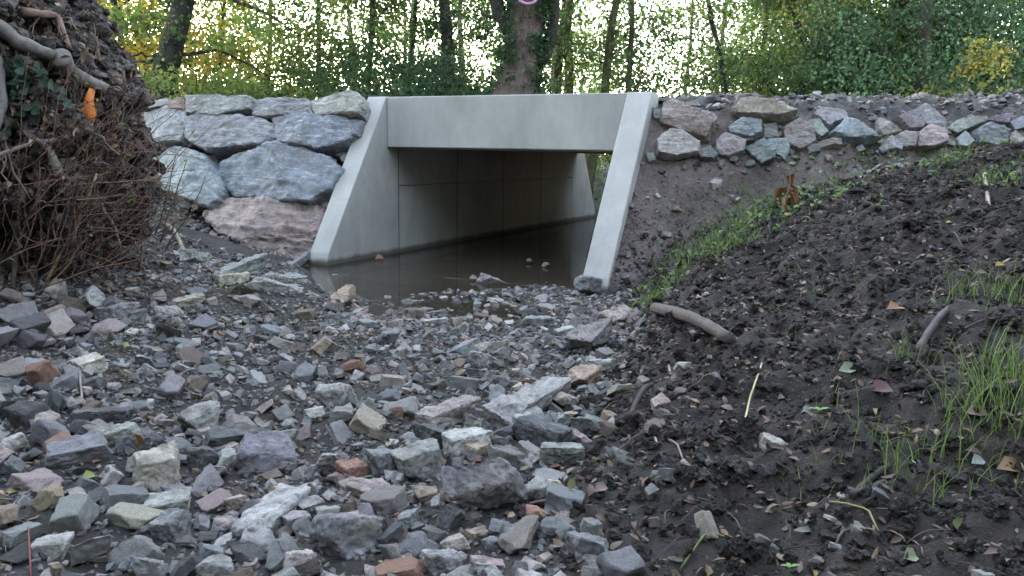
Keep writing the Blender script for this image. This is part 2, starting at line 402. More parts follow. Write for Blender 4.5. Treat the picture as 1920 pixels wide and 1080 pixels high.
# path over the culvert roof
nx, ny = 60, 110
uu = np.linspace(-.3, CW + .3, nx); vv = np.linspace(V1 + .004, V2 - .004, ny); A, B = np.meshgrid(uu, vv, indexing='ij')
px_, py_ = L0[0] + RV[0] * A + AV[0] * B, L0[1] + RV[1] * A + AV[1] * B
PP = np.stack([px_.ravel(), py_.ravel(), np.zeros(A.size)], 1); PP[:, 2] = 1.405 + .02 * fbm(PP * 6, 3, 8)
i0 = np.arange(nx - 1)[:, None] * ny + np.arange(ny - 1)[None]
po = mesh("path", PP, np.stack([i0, i0 + ny, i0 + ny + 1, i0 + 1], -1).reshape(-1, 4), M_SOIL, None, np.array([.10, .09, .09])); po["kind"] = "structure"

# ------------------------------------------------------------------ stones
def ico(level):
    bm = bmesh.new(); bmesh.ops.create_icosphere(bm, subdivisions=level, radius=1)
    V = np.array([v.co[:] for v in bm.verts]); Fc = np.array([[v.index for v in f.verts] for f in bm.faces]); bm.free()
    return V / np.linalg.norm(V, axis=1)[:, None], Fc
ICO = {k: ico(k) for k in (1, 2)}
def cut_stone(n, d, bev, lmax, seg=2):
    """convex stone cut by planes, edges worn round, faces split finely"""
    bm = bmesh.new(); bmesh.ops.create_cube(bm, size=5)
    for nn, dd in zip(n, d):
        res = bmesh.ops.bisect_plane(bm, geom=bm.verts[:] + bm.edges[:] + bm.faces[:], plane_co=Vector(nn) * float(dd), plane_no=Vector(nn), clear_outer=True)
        ce_ = [e_ for e_ in res['geom_cut'] if isinstance(e_, bmesh.types.BMEdge)]
        if len(ce_) > 2: bmesh.ops.edgenet_fill(bm, edges=ce_)
    bmesh.ops.remove_doubles(bm, verts=bm.verts[:], dist=bev * .8)
    bmesh.ops.dissolve_degenerate(bm, edges=bm.edges[:], dist=bev * .3)
    bmesh.ops.bevel(bm, geom=bm.edges[:], offset=bev, segments=seg, affect='EDGES', profile=.55, clamp_overlap=True)
    bmesh.ops.triangulate(bm, faces=bm.faces[:])
    for _ in range(7):
        lg = [e_ for e_ in bm.edges if e_.calc_length() > lmax]
        if not lg: break
        bmesh.ops.subdivide_edges(bm, edges=lg, cuts=1); bmesh.ops.triangulate(bm, faces=[f for f in bm.faces if len(f.verts) > 3])
    bmesh.ops.recalc_face_normals(bm, faces=bm.faces[:]); bm.normal_update(); bm.verts.index_update()
    V = np.array([v.co[:] for v in bm.verts]); Nn = np.array([v.normal[:] for v in bm.verts]); Fc = np.array([[v.index for v in f.verts] for f in bm.faces]); bm.free()
    return V, Nn, Fc
def hull(level, n, d, p): 
    D = ICO[level][0]; q = np.clip(D @ n.T / d, 0, None); return D * ((q ** p).sum(1) ** (-1 / p))[:, None]
def rand_planes(r, kind):
    base = np.array([[1, 0, 0], [-1, 0, 0], [0, 1, 0], [0, -1, 0], [0, 0, 1], [0, 0, -1.]])
    if kind == 'block':
        n = base + r.normal(0, .24, (6, 3)); d = r.uniform(.82, .98, 6); ex = r.normal(0, 1, (5, 3)); de = r.uniform(.95, 1.3, 5)
    elif kind == 'slab':
        n = base + r.normal(0, .10, (6, 3)); d = r.uniform(.88, 1.0, 6); ex = r.normal(0, 1, (4, 3)); de = r.uniform(1.08, 1.35, 4)
    elif kind == 'wedge':
        n = base + r.normal(0, .25, (6, 3)); n[4] = (.55 + r.normal(0, .1), .25, .85); d = r.uniform(.75, .98, 6); d[4] = .55; ex = r.normal(0, 1, (5, 3)); de = r.uniform(.95, 1.25, 5)
    else:
        n = base + r.normal(0, .3, (6, 3)); d = r.uniform(.88, 1.02, 6); ex = r.normal(0, 1, (6, 3)); de = r.uniform(.88, 1.1, 6)
    n = np.vstack([n, ex]); d = np.concatenate([d, de]); n /= np.linalg.norm(n, axis=1)[:, None]; return n, d
def stone_mesh_verts(level, kind, seed, half, rough=.045):
    r = np.random.default_rng(seed); n, d = rand_planes(r, kind)
    V, Nn, Fc = cut_stone(n, d, {'round': .2, 'slab': .09}.get(kind, .13), {1: 9, 2: .9, 3: .3, 4: .13}[level], 1 if level < 3 else 2)
    mid = (V.max(0) + V.min(0)) / 2; V = V - mid; V = V / np.abs(V).max(0)
    V = V * np.asarray(half)[None]; s = float(np.mean(half)); off = r.uniform(-50, 50, 3)
    if level > 1: V = V + Nn * (s * rough * (1.0 * fbm(V / s * 1.9 + off, 5, seed % 97, .6) + .7 * np.abs(fbm(V / s * 4 + off, 3, 3)) - .2))[:, None]
    return V, Fc

COL = dict(blue=(.185, .19, .205), dark=(.075, .076, .083), grey=(.25, .245, .245), pale=(.37, .365, .355), beige=(.32, .285, .26), tan=(.30, .235, .175),
           pink=(.33, .265, .255), terracotta=(.26, .14, .10), brown=(.15, .115, .095), cream=(.40, .365, .30), purple=(.225, .205, .21), green=(.27, .285, .275))
CNAME = dict(blue="blue-grey", dark="dark slate", grey="mid-grey", pale="pale grey", beige="beige", tan="tan", pink="pinkish", terracotta="reddish brown", brown="brown", cream="cream", purple="purplish grey", green="greenish grey")
occ = []           # x, y, r of everything already lying on the bed
stones3d = []      # (object, label noun, image centre)
def set_col(o, c, j=.08, r=rng): 
    k = 1 + r.normal(0, j); o.color = (*[float(min(.8, max(.02, q * k * (1 + r.normal(0, .03))))) for q in c], 1)
def put_stone(x0, y0, x1, y1, th, colr, kind, label, seed, aspect=None, level=4):
    """endpoints of the long axis as seen in the photo, th = apparent thickness across it (all in photo pixels)"""
    p0, p1 = hit(x0, y0 + th * .25), hit(x1, y1 + th * .25)
    c = (p0 + p1) / 2; dv = p1 - p0; L = float(np.hypot(dv[0], dv[1])); dist = float(np.linalg.norm(c - EYEV))
    if L < 1e-3: L = .03
    vis = th * dist / F; ang = math.asin(min(.9, max(.1, (EYE - c[2]) / dist)))
    wd = min(L * .85, vis * 1.05) if aspect is None else L * aspect
    hh = max(.4 * wd, (vis - wd * math.sin(ang) * .45) / math.cos(ang)); hh = min(hh, L * .9, vis)
    half = np.array([L / 2, wd / 2, hh / 2]); yaw = math.atan2(dv[1], dv[0])
    V, Fc = stone_mesh_verts(level, kind, seed, half, .085)
    r = np.random.default_rng(seed + 1); 
    o = mesh("stone", V, Fc, M_STONE); z = hz(c[0], c[1])
    o.location = (float(c[0]), float(c[1]), float(z + half[2] * .62)); o.rotation_euler = (float(r.normal(0, .12)), float(r.normal(0, .10)), yaw)
    set_col(o, COL[colr], .06, r); T(o, label, "stone"); occ.append((c[0], c[1], L * .42)); stones3d.append((o, label))
    return o
HERO = [  # x0,y0,x1,y1,thick,colour,kind,label
(840, 930, 985, 945, 118, 'blue', 'round', "largest stone of the foreground, blue-grey and five-sided"),
(975, 925, 1030, 935, 58, 'grey', 'round', "rounded light grey stone leaning against the largest foreground stone's right side"),
(455, 1000, 566, 888, 58, 'pale', 'slab', "long pale slab tilted up to the right with white streaks"),
(930, 785, 1058, 715, 58, 'grey', 'slab', "long squared grey slab, highest of the heap in the middle"),
(795, 795, 885, 745, 42, 'beige', 'slab', "beige-grey slab lying left of the long squared grey slab"),
(860, 790, 928, 780, 48, 'grey', 'wedge', "triangular rounded grey stone between two long slabs"),
(963, 792, 1030, 775, 42, 'pale', 'block', "pale flat stone below the right end of the squared slab"),
(975, 805, 1062, 840, 52, 'dark', 'slab', "dark slab tilting down to the right below the squared grey slab"),
(1010, 862, 1095, 850, 38, 'green', 'slab', "pale streaky stone with a yellowish underside right of the heap"),
(1070, 790, 1130, 782, 46, 'blue', 'round', "blue-grey round stone at the right edge of the heap"),
(1043, 758, 1087, 748, 38, 'beige', 'round', "beige round stone at the right end of the squared slab"),
(1037, 790, 1078, 785, 32, 'pale', 'wedge', "small white wedge stone between the squared slab and the bank"),
(1078, 822, 1118, 818, 28, 'pink', 'block', "small pinkish block beside the dark tilting slab"),
(1140, 872, 1200, 862, 40, 'dark', 'wedge', "dark stone with a pale top, alone on the black soil"),
(1060, 1040, 1145, 1055, 82, 'blue', 'block', "big grey stone cut by the bottom edge, right of centre"),
(788, 1062, 875, 1055, 44, 'pale', 'block', "pale squared block at the bottom edge below the largest stone"),
(742, 985, 790, 978, 74, 'grey', 'block', "upright grey stone left of the largest foreground stone"),
(875, 1014, 912, 1008, 30, 'tan', 'block', "little tan cube just below the largest foreground stone"),
(824, 1030, 880, 1025, 42, 'beige', 'round', "beige brown stone between the upright stone and the squared block"),
(822, 985, 868, 970, 46, 'dark', 'wedge', "dark stone tucked under the left edge of the largest stone"),
(982, 985, 1026, 980, 34, 'terracotta', 'block', "reddish stone with a mossy edge right below the largest stone"),
(1020, 920, 1060, 916, 24, 'cream', 'round', "small whitish stone right of the largest foreground stone"),
(775, 940, 817, 932, 32, 'tan', 'block', "orange-tan stone left above the largest foreground stone"),
(740, 875, 828, 862, 62, 'grey', 'block', "mid-grey stone with a dark right flank above the tan one"),
(780, 825, 850, 815, 54, 'dark', 'wedge', "dark wedge stone under the beige-grey slab"),
(833, 850, 902, 825, 58, 'pale', 'block', "pale stone bridging the dark wedge and the heap"),
(880, 862, 903, 846, 32, 'tan', 'slab', "small brown chip standing beside the pale bridging stone"),
(650, 925, 742, 918, 40, 'pink', 'round', "stone half white-pink and half dark, left of the upright grey one"),
(605, 1025, 712, 972, 92, 'blue', 'wedge', "large grey wedge stone sloping down to the left at the bottom"),
(525, 1072, 600, 1060, 52, 'beige', 'round', "beige stone cut by the bottom edge below the long pale slab"),
(248, 888, 342, 872, 74, 'beige', 'block', "beige flat-topped block left of the foreground"),
(262, 930, 360, 922, 46, 'pale', 'slab', "pale flat-topped stone in front of the beige block"),
(290, 985, 350, 960, 62, 'blue', 'block', "blue-grey block leaning under the pale flat-topped stone"),
(440, 852, 552, 835, 70, 'blue', 'block', "large dark blue-grey block above the long pale slab"),
(372, 822, 498, 800, 40, 'dark', 'slab', "long dark grey bar of stone behind the blue-grey block"),
(122, 792, 254, 782, 34, 'dark', 'slab', "long charcoal stone lying like a log at left"),
(245, 1055, 315, 1045, 56, 'blue', 'wedge', "dark blue wedge stone at the bottom left"),
(370, 1062, 442, 1052, 50, 'grey', 'block', "grey-brown stone at the bottom edge below the blue-grey block"),
(64, 1025, 134, 1020, 36, 'pale', 'slab', "flat white quartz stone in the lower left corner"),
(367, 1030, 425, 1020, 54, 'blue', 'wedge', "grey stone with a ridge beside the bottom grey-brown one"),
(115, 955, 172, 945, 32, 'pale', 'block', "pale brick-shaped stone alone at left on dark grit"),
(640, 888, 698, 866, 36, 'terracotta', 'block', "terracotta-red stone like a brick fragment"),
(588, 868, 665, 855, 50, 'grey', 'round', "speckled grey stone left of the brick-red one"),
(696, 868, 742, 855, 58, 'blue', 'block', "blue upright stone right of the brick-red one"),
(142, 695, 194, 686, 28, 'cream', 'slab', "flat cream stone at left, palest of its surroundings"),
(90, 702, 134, 692, 40, 'dark', 'block', "dark blue stone left of the flat cream stone"),
(58, 815, 122, 800, 40, 'pink', 'block', "pink and white stone left of the charcoal log-like stone"),
(345, 858, 400, 845, 50, 'dark', 'block', "dark stone between the beige block and the blue-grey block"),
(398, 856, 450, 845, 34, 'pale', 'block', "small pale stone touching the left of the large blue-grey block"),
(85, 875, 205, 850, 44, 'blue', 'slab', "broad blue-grey slab at far left"),
(0, 842, 55, 835, 36, 'pale', 'round', "light round stone at the left picture edge"),
(340, 785, 420, 762, 52, 'grey', 'block', "tall mid-grey stone behind the long dark bar"),
(185, 828, 262, 812, 36, 'beige', 'slab', "beige slab right behind the charcoal stone"),
(215, 845, 282, 828, 38, 'blue', 'wedge', "bluish wedge in front of the beige slab"),
(418, 932, 462, 924, 36, 'pink', 'block', "small pink stone below the large blue-grey block"),
(395, 970, 466, 958, 30, 'beige', 'round', "oblong beige stone left of the long pale slab"),
(532, 972, 582, 955, 38, 'grey', 'block', "grey-brown stone right of the long pale slab's middle"),
(556, 942, 604, 925, 30, 'grey', 'slab', "narrow grey stone against the long pale slab's right side"),
(604, 745, 660, 725, 54, 'pale', 'wedge', "pointed pale stone with a tan side, left of centre"),
(570, 772, 606, 764, 30, 'pale', 'round', "round pale pebble-like stone left of the beige-grey slab"),
(1072, 712, 1114, 695, 46, 'tan', 'block', "tan block above the right end of the squared slab"),
(1100, 692, 1150, 682, 36, 'pale', 'wedge', "pale angular stone touching the tan block"),
(1080, 645, 1132, 628, 58, 'grey', 'round', "big upright grey stone at the edge of the black bank"),
(880, 672, 923, 662, 32, 'pale', 'round', "small pale stone below the grey-tan ridge stone"),
(892, 648, 944, 634, 28, 'beige', 'wedge', "ridge-backed grey-tan stone in mid stream bed"),
(840, 650, 886, 632, 34, 'blue', 'wedge', "slate-blue stone touching the ridge-backed one"),
(710, 638, 750, 630, 28, 'blue', 'round', "rounded bluish stone in mid stream bed left"),
(985, 602, 1036, 588, 28, 'grey', 'slab', "flat grey stone in the bed near the water, right"),
(1086, 540, 1128, 525, 38, 'blue', 'block', "blue-grey block at the foot of the right wing wall"),
(612, 530, 662, 520, 28, 'green', 'wedge', "bluish wedge stone at the left water edge"),
(622, 562, 664, 555, 28, 'tan', 'block', "tan stone at the left water edge"),
(652, 588, 684, 580, 20, 'pink', 'block', "small pink block near the left water edge"),
(895, 535, 950, 522, 26, 'grey', 'wedge', "grey stone breaking the middle water edge"),
(1130, 608, 1182, 594, 30, 'beige', 'slab', "beige flat stone just before the black bank's green edge"),
(750, 592, 798, 578, 22, 'brown', 'slab', "dark brown stone near the water left of middle"),
(585, 662, 626, 650, 34, 'tan', 'block', "tan block in mid stream bed, left"),
(792, 608, 838, 604, 13, 'pale', 'slab', "thin white flat stone in mid stream bed"),
(1040, 618, 1081, 612, 20, 'pale', 'slab', "flat white stone left of the upright grey one at the bank"),
(152, 562, 195, 552, 42, 'pale', 'round', "round pale stone under the root plate"),
(198, 594, 231, 584, 38, 'grey', 'block', "grey block right below the round pale stone under the roots"),
(345, 488, 390, 482, 22, 'pale', 'slab', "bright silvery slab at the left end of the slab row"),
(390, 508, 492, 506, 28, 'green', 'slab', "greenish slab under the pink-brown boulder"),
(462, 545, 570, 548, 22, 'pale', 'slab', "long flat whitish slab left of the water"),
(405, 532, 470, 532, 20, 'cream', 'slab', "flat cream slab touching the long whitish slab"),
(505, 524, 568, 518, 28, 'green', 'block', "bluish low stone between slab row and water"),
(322, 586, 385, 578, 18, 'cream', 'slab', "long narrow cream stone in the left bed"),
(284, 602, 336, 594, 22, 'pale', 'slab', "pale flat stone left of the narrow cream one"),
(232, 550, 264, 544, 20, 'cream', 'round', "small cream pebble near the root plate"),
(88, 548, 122, 536, 40, 'beige', 'round', "beige stone at the base of the root plate, leftmost"),
(540, 500, 580, 494, 16, 'blue', 'slab', "thin blue slab at the foot of the left wing wall"),
(880, 1070, 945, 1070, 24, 'pink', 'slab', "pink-brown flat stone at the bottom edge right of the squared block"),
(905, 1032, 940, 1026, 26, 'blue', 'round', "small blue-grey stone below the little tan cube"),
(1145, 790, 1108, 800, 10, 'brown', 'slab', "small brown flake on soil by the blue-grey round stone"),
(1418, 815, 1478, 832, 26, 'beige', 'round', "smooth beige stone half sunk in the black soil of the bank"),
(1338, 650, 1384, 645, 22, 'cream', 'wedge', "white stone beside the broken branch on the bank"),
(1270, 690, 1296, 672, 24, 'cream', 'block', "small cream stone left of the broken branch's end"),
(1215, 800, 1250, 780, 32, 'pink', 'block', "flat pinkish stone on soil right of the heap"),
(1220, 750, 1246, 738, 20, 'blue', 'block', "small bluish stone on soil above the flat pinkish one"),
]
for k, h in enumerate(HERO): put_stone(h[0], h[1], h[2], h[3], h[4] * 1.08, *h[5:], seed=1000 + 13 * k)

# ---- boulders traced in outline, each with its own real depth
def outlined(name, poly, pt, nrm, front, backd, colr, label, cat, group, seed, level=5, material=None, rough=.05, nf=4):
    nrm = np.asarray(nrm, float) / np.linalg.norm(nrm)
    P = np.array([onplane(a, b, pt, nrm) for a, b in poly]); c = P.mean(0)
    sx = np.cross(np.array([0, 0, 1.0]), nrm); sx /= np.linalg.norm(sx); sy = np.cross(nrm, sx)   # right, up, toward camera = nrm
    Q = np.stack([(P - c) @ sx, (P - c) @ sy], 1)
    ar = .5 * np.sum(Q[:, 0] * np.roll(Q[:, 1], -1) - np.roll(Q[:, 0], -1) * Q[:, 1])
    if ar < 0: Q = Q[::-1]
    r = np.random.default_rng(seed); n, d = [], []
    for i in range(len(Q)):
        a, b = Q[i], Q[(i + 1) % len(Q)]; e = b - a
        if np.hypot(*e) < 1e-4: continue
        nn = np.array([e[1], -e[0]]) / np.hypot(*e); dd = max(.02, float(nn @ a)); tilt = r.uniform(-.06, .14 if nf == 2 else .32)
        v = np.array([nn[0], nn[1], tilt]); l = np.linalg.norm(v); n.append(v / l); d.append(dd * 1.05 / l)
    sz = math.sqrt(abs(ar))
    for i in range(nf):
        v = np.array([r.normal(0, .11 if nf == 2 else .2), r.normal(0, .10 if nf == 2 else .16) + .03, 1]); l = np.linalg.norm(v); n.append(v / l); d.append(front * r.uniform(.85, 1.25))
    n.append(np.array([0, 0, -1.0])); d.append(backd)
    V, Nn, Fc = cut_stone(np.array(n), np.array(d) / sz, .035, .055 if level > 4 else (.09 if level == 4 else .3))
    off = r.uniform(-40, 40, 3); Vs = V * np.array([1, 2.6, 1.4]) * 3.0 + off
    V = (V + Nn * (rough * .8 * (.55 * fbm(Vs, 5, seed % 91, .62) + np.abs(fbm(Vs * np.array([1.3, 2.4, 1.6]), 4, 5, .6)) - .4))[:, None]) * sz
    Mx = np.stack([sx, sy, nrm], 1); o = mesh(name, V, Fc, material or M_BOULD)
    o.matrix_world = Matrix([[*map(float, Mx[i]), float(c[i])] for i in range(3)] + [[0, 0, 0, 1]])
    set_col(o, COL[colr] if isinstance(colr, str) else colr, .03, r); T(o, label, cat, group); return o
pw = W(0, .10, .10); dw = W(0, .72, 1.42) - pw; nw = np.cross(RV, dw); nw = nw if nw @ AV < 0 else -nw
GB = "boulders of the dry stone wall left of the culvert"
WALL = [
("top course", [(356, 181), (474, 186), (476, 210), (414, 223), (360, 217)], (.30, .31, .29), "flat-topped greenish grey boulder, longest of the wall's top course"),
("", [(476, 191), (507, 188), (579, 190), (587, 215), (510, 222), (479, 218)], (.24, .26, .27), "low grey boulder with shadowed ends, in the middle of the wall's top course"),
("", [(582, 190), (661, 175), (678, 182), (685, 198), (680, 220), (596, 218)], (.32, .32, .29), "grey-beige boulder at the right end of the wall's top course"),
("", [(272, 212), (292, 197), (353, 212), (356, 232), (342, 266), (301, 270), (281, 256)], (.36, .375, .385), "pale boulder half hidden by twigs in the wall's second course"),
("", [(322, 198), (339, 188), (354, 189), (354, 210), (325, 208)], (.26, .18, .14), "small brown rounded boulder at the wall's top left"),
("", [(262, 200), (322, 189), (322, 201), (275, 210)], (.36, .35, .33), "thin pale slab lying at the wall's top left corner"),
("", [(358, 225), (387, 220), (483, 224), (514, 236), (521, 263), (490, 273), (397, 285), (380, 278), (356, 263)], (.265, .285, .295), "long bluish boulder with pale streaks in the wall's second course"),
("", [(509, 211), (558, 215), (675, 225), (668, 249), (644, 270), (603, 284), (531, 273), (521, 246)], (.21, .24, .27), "dark blue-grey boulder beside the wing wall in the second course"),
("", [(414, 301), (442, 294), (517, 275), (558, 277), (613, 297), (641, 321), (620, 356), (582, 380), (541, 376), (442, 366), (404, 321)], (.26, .30, .34), "biggest boulder of the wall, blue with white scaly veins"),
("", [(284, 280), (332, 275), (363, 284), (390, 297), (420, 349), (418, 376), (401, 390), (353, 373), (312, 352), (288, 314)], (.33, .37, .38), "pale bluish boulder behind the twigs, left of the biggest boulder"),
("", [(389, 407), (421, 380), (469, 371), (586, 383), (593, 404), (587, 441), (572, 477), (490, 486), (466, 479), (442, 458), (397, 434)], (.40, .325, .295), "pink-brown boulder at the foot of the wall"),
]
for k, (_, poly, c, lab) in enumerate(WALL):
    outlined("boulder", poly, pw, nw, .12 if k == 10 else (.085 if k > 5 else .07), .42, tuple(q * .86 for q in c), lab, "boulder", GB, 50 + 7 * k, rough=.055 if k == 10 else .036, nf=3 if k == 10 else 2)
# small stones packed in the joints of that wall
for k, (x, y, s, c) in enumerate([(650, 297, 13, 'beige'), (640, 290, 10, 'grey'), (632, 372, 12, 'pale'), (608, 385, 12, 'beige'), (600, 400, 10, 'grey'), (398, 300, 12, 'beige'), (410, 292, 9, 'beige'), (470, 279, 14, 'beige'), (428, 350, 14, 'brown'), (655, 282, 9, 'tan'), (618, 366, 9, 'pink'), (460, 290, 8, 'tan'), (352, 385, 12, 'blue'), (372, 390, 9, 'grey'), (612, 420, 9, 'beige'), (600, 445, 8, 'grey'), (420, 218, 9, 'grey'), (628, 405, 8, 'brown')]):
    poly = [(x + s * math.cos(a) * random.uniform(.8, 1.2), y + s * .7 * math.sin(a)) for a in np.linspace(0, 2 * np.pi, 6, endpoint=False)]
    outlined("packing_stone", poly, pw - nw / np.linalg.norm(nw) * .12, nw, .04, .06, c, "small stone wedged in a gap between the big wall boulders", "stone", "packing stones in the boulder wall", 400 + k, 3)
# riprap on the right shoulder of the embankment
def c4(*p): return [(1150 + a / 2.4935, 150 + b / 2.4935) for a, b in p]
GR = "riprap rocks on the shoulder right of the culvert"
RIP = [
(c4((235, 125), (300, 118), (440, 165), (480, 210), (430, 280), (330, 255), (225, 215)), (.31, .25, .24), "large reddish flat-faced rock nearest the right wing wall"),
(c4((205, 300), (265, 240), (330, 250), (400, 300), (395, 345), (280, 375), (205, 365)), (.34, .34, .30), "big pale rounded rock under the reddish flat-faced rock"),
(c4((405, 330), (450, 310), (490, 350), (470, 375), (405, 365)), 'blue', "small blue rock right of the big pale rounded rock"),
(c4((475, 300), (520, 260), (615, 285), (605, 340), (540, 370), (490, 355)), (.30, .265, .285), "purplish rock with a stepped top in the lower row"),
(c4((540, 230), (600, 190), (690, 200), (690, 260), (640, 280), (545, 255)), (.27, .30, .31), "blocky blue-grey rock under the long tan rock's left end"),
(c4((550, 160), (600, 100), (680, 105), (840, 170), (830, 200), (780, 215), (560, 180)), (.34, .29, .23), "long tan and ochre rock highest on the shoulder"),
(c4((695, 215), (760, 205), (770, 270), (700, 275)), 'grey', "small square grey rock under the middle of the long tan rock"),
(c4((620, 320), (700, 280), (755, 330), (745, 380), (690, 395)), (.20, .22, .245), "dark slate-blue rock, lowest of the riprap"),
(c4((720, 280), (810, 280), (820, 330), (800, 380), (750, 350)), (.28, .31, .33), "light blue rock behind the lowest slate-blue rock"),
(c4((790, 230), (850, 195), (930, 230), (945, 290), (870, 335), (800, 310)), (.32, .29, .28), "big brownish grey round rock in the middle of the riprap"),
(c4((870, 215), (960, 190), (1000, 250), (960, 280), (930, 260)), (.28, .30, .27), "greenish rock wedged between the round rock and the bluest one"),
(c4((920, 180), (970, 140), (1070, 150), (1090, 190), (1000, 240)), (.335, .32, .335), "lilac-grey rock on top of the greenish rock"),
(c4((1000, 270), (1080, 190), (1140, 205), (1235, 270), (1215, 300), (1080, 310)), (.31, .34, .35), "large pale blue sloping rock, bluest of the riprap"),
(c4((960, 295), (1060, 280), (1065, 310), (970, 325)), 'beige', "flat beige rock at the foot of the pale blue sloping rock"),
(c4((900, 310), (960, 305), (965, 335), (910, 350)), 'grey', "small grey rock left of the flat beige rock"),
(c4((1230, 190), (1260, 190), (1345, 235), (1250, 270), (1230, 250)), (.33, .32, .28), "beige-grey pointed rock right of the pale blue sloping rock"),
(c4((1310, 185), (1390, 150), (1450, 195), (1440, 230), (1370, 245)), (.25, .22, .25), "dark purplish rock behind the pointed one"),
(c4((1400, 160), (1450, 130), (1540, 190), (1545, 240), (1460, 225)), (.325, .335, .35), "pale violet-blue rock highest in the right half of the riprap"),
(c4((1235, 310), (1300, 265), (1350, 300), (1340, 335), (1260, 340)), (.33, .31, .32), "light grey low rock under the pointed rock"),
(c4((1310, 270), (1360, 245), (1420, 255), (1400, 320), (1330, 320)), (.31, .30, .27), "squat grey-beige rock under the dark purplish rock"),
(c4((1410, 260), (1470, 218), (1540, 235), (1550, 300), (1480, 325), (1405, 320)), (.37, .33, .30), "beige rock with two facets under the pale violet-blue rock"),
(c4((1550, 240), (1600, 195), (1720, 185), (1730, 210), (1600, 265)), (.29, .30, .27), "long grey-green rock with a shadowed underside"),
(c4((1600, 280), (1640, 245), (1685, 290), (1650, 320), (1605, 310)), (.36, .38, .40), "small pale triangular rock under the long grey-green rock"),
(c4((1665, 250), (1730, 212), (1840, 240), (1830, 290), (1780, 320), (1690, 305)), (.265, .285, .305), "broad blue-grey rock near the right picture edge"),
(c4((1835, 290), (1870, 245), (1925, 290), (1900, 330), (1840, 320)), (.32, .28, .25), "brown-grey rock rightmost in the lower row"),
(c4((1730, 190), (1800, 170), (1860, 160), (1830, 215)), (.28, .26, .28), "flat purplish rock above the broad blue-grey rock"),
(c4((1840, 205), (1900, 180), (1960, 220), (1870, 240)), (.29, .31, .34), "bluish rock at the right picture edge, upper row"),
(c4((186, 130), (225, 140), (220, 185), (190, 178)), (.22, .23, .23), "small grey rock squeezed against the right wing wall"),
(c4((235, 112), (280, 90), (325, 115), (280, 125)), (.25, .26, .26), "thin grey slab on top beside the right wing wall"),
(c4((330, 112), (390, 100), (405, 125), (340, 130)), (.24, .24, .24), "small flat slab above the reddish flat-faced rock"),
(c4((1548, 275), (1600, 288), (1590, 310), (1550, 302)), 'grey', "little grey rock left of the pale triangular rock"),
(c4((150, 345), (185, 340), (200, 375), (165, 388)), 'green', "small bluish rock at the outer foot of the right wing wall"),
(c4((1130, 320), (1160, 303), (1175, 330), (1140, 338)), 'pale', "little pale rock under the pale blue sloping rock"),
(c4((450, 480), (480, 458), (508, 470), (500, 505), (468, 520)), 'beige', "round beige stone lying alone on the brown slope"),
]
for k, (poly, c, lab) in enumerate(RIP):
    cx = sum(p[0] for p in poly) / len(poly); cy = sum(p[1] for p in poly) / len(poly); poly = [(cx + 1.03 * (p[0] - cx), cy + 1.03 * (p[1] - cy)) for p in poly]; bt = max(p[1] for p in poly)
    h = hit(cx, cy + (bt - cy) * .4, 4, 14)
    if proj(h)[1] > cy + 60 or h[1] > 13: h = ony(cx, cy, 6.6 + .25 * max(0, (cx - 1240) / 200))
    size = math.sqrt(sum(poly[i][0] * poly[(i + 1) % len(poly)][1] - poly[(i + 1) % len(poly)][0] * poly[i][1] for i in range(len(poly))) / 2 if True else 1) if False else (max(p[0] for p in poly) - min(p[0] for p in poly))
    sz = size * h[1] / F
    outlined("riprap_rock", poly, h - np.array([0, .02, 0]), np.array([-.12, -1, .45]), sz * .28, sz * .38, c, lab, "rock", GR if k != 33 else None, 700 + 11 * k, 4)

# ---- loose stones filling the bed: the largest ones singly, the rest as one sheet of rubble
def on_bed(x, y):
    px, py = proj((x, y, .06)); u, v = UV(x, y)
    return x < xedge(y) + .02 and not (u < .03 and v > .1) and px > -40 and float(height(x, y, False)[0]) > .005
nbase = 26; bases = [mesh("stone", *stone_mesh_verts(3, ['block', 'block', 'slab', 'wedge', 'round'][k % 5], 3000 + k, (1, .78, .6 if k % 3 else .42), .085), M_STONE) for k in range(nbase)]
base_me = [b.data for b in bases]
for b in bases: bpy.data.objects.remove(b)
pal = ['blue', 'dark', 'grey', 'pale', 'beige', 'tan', 'pink', 'terracotta', 'brown', 'cream', 'purple', 'green']
pw_ = np.array([.22, .15, .24, .07, .11, .06, .055, .015, .06, .015, .015, .01]); pw_ /= pw_.sum()
NS = 300 - len(HERO) - 18
heroes2d = [(proj(o.location), lab) for o, lab in stones3d]
hv = np.array([h[0] for h in heroes2d])
cand = []; tries = 0
while len(cand) < NS and tries < 60000:
    tries += 1
    py = 560 + 530 * rng.random() ** 1.0; px = rng.uniform(-20, 1240); p = hit(px, py, .9, 7)
    if not on_bed(p[0], p[1]):
        if not (p[0] < xedge(p[1]) + .5 and rng.random() < .10): continue
    s = rng.uniform(.030, .062) * (1 + .35 * (px < 350 and py < 720))
    if any((p[0] - a) ** 2 + (p[1] - b) ** 2 < (.75 * (r + s)) ** 2 for a, b, r in occ): continue
    occ.append((p[0], p[1], s)); cand.append((p, s, px, py))
used = {}
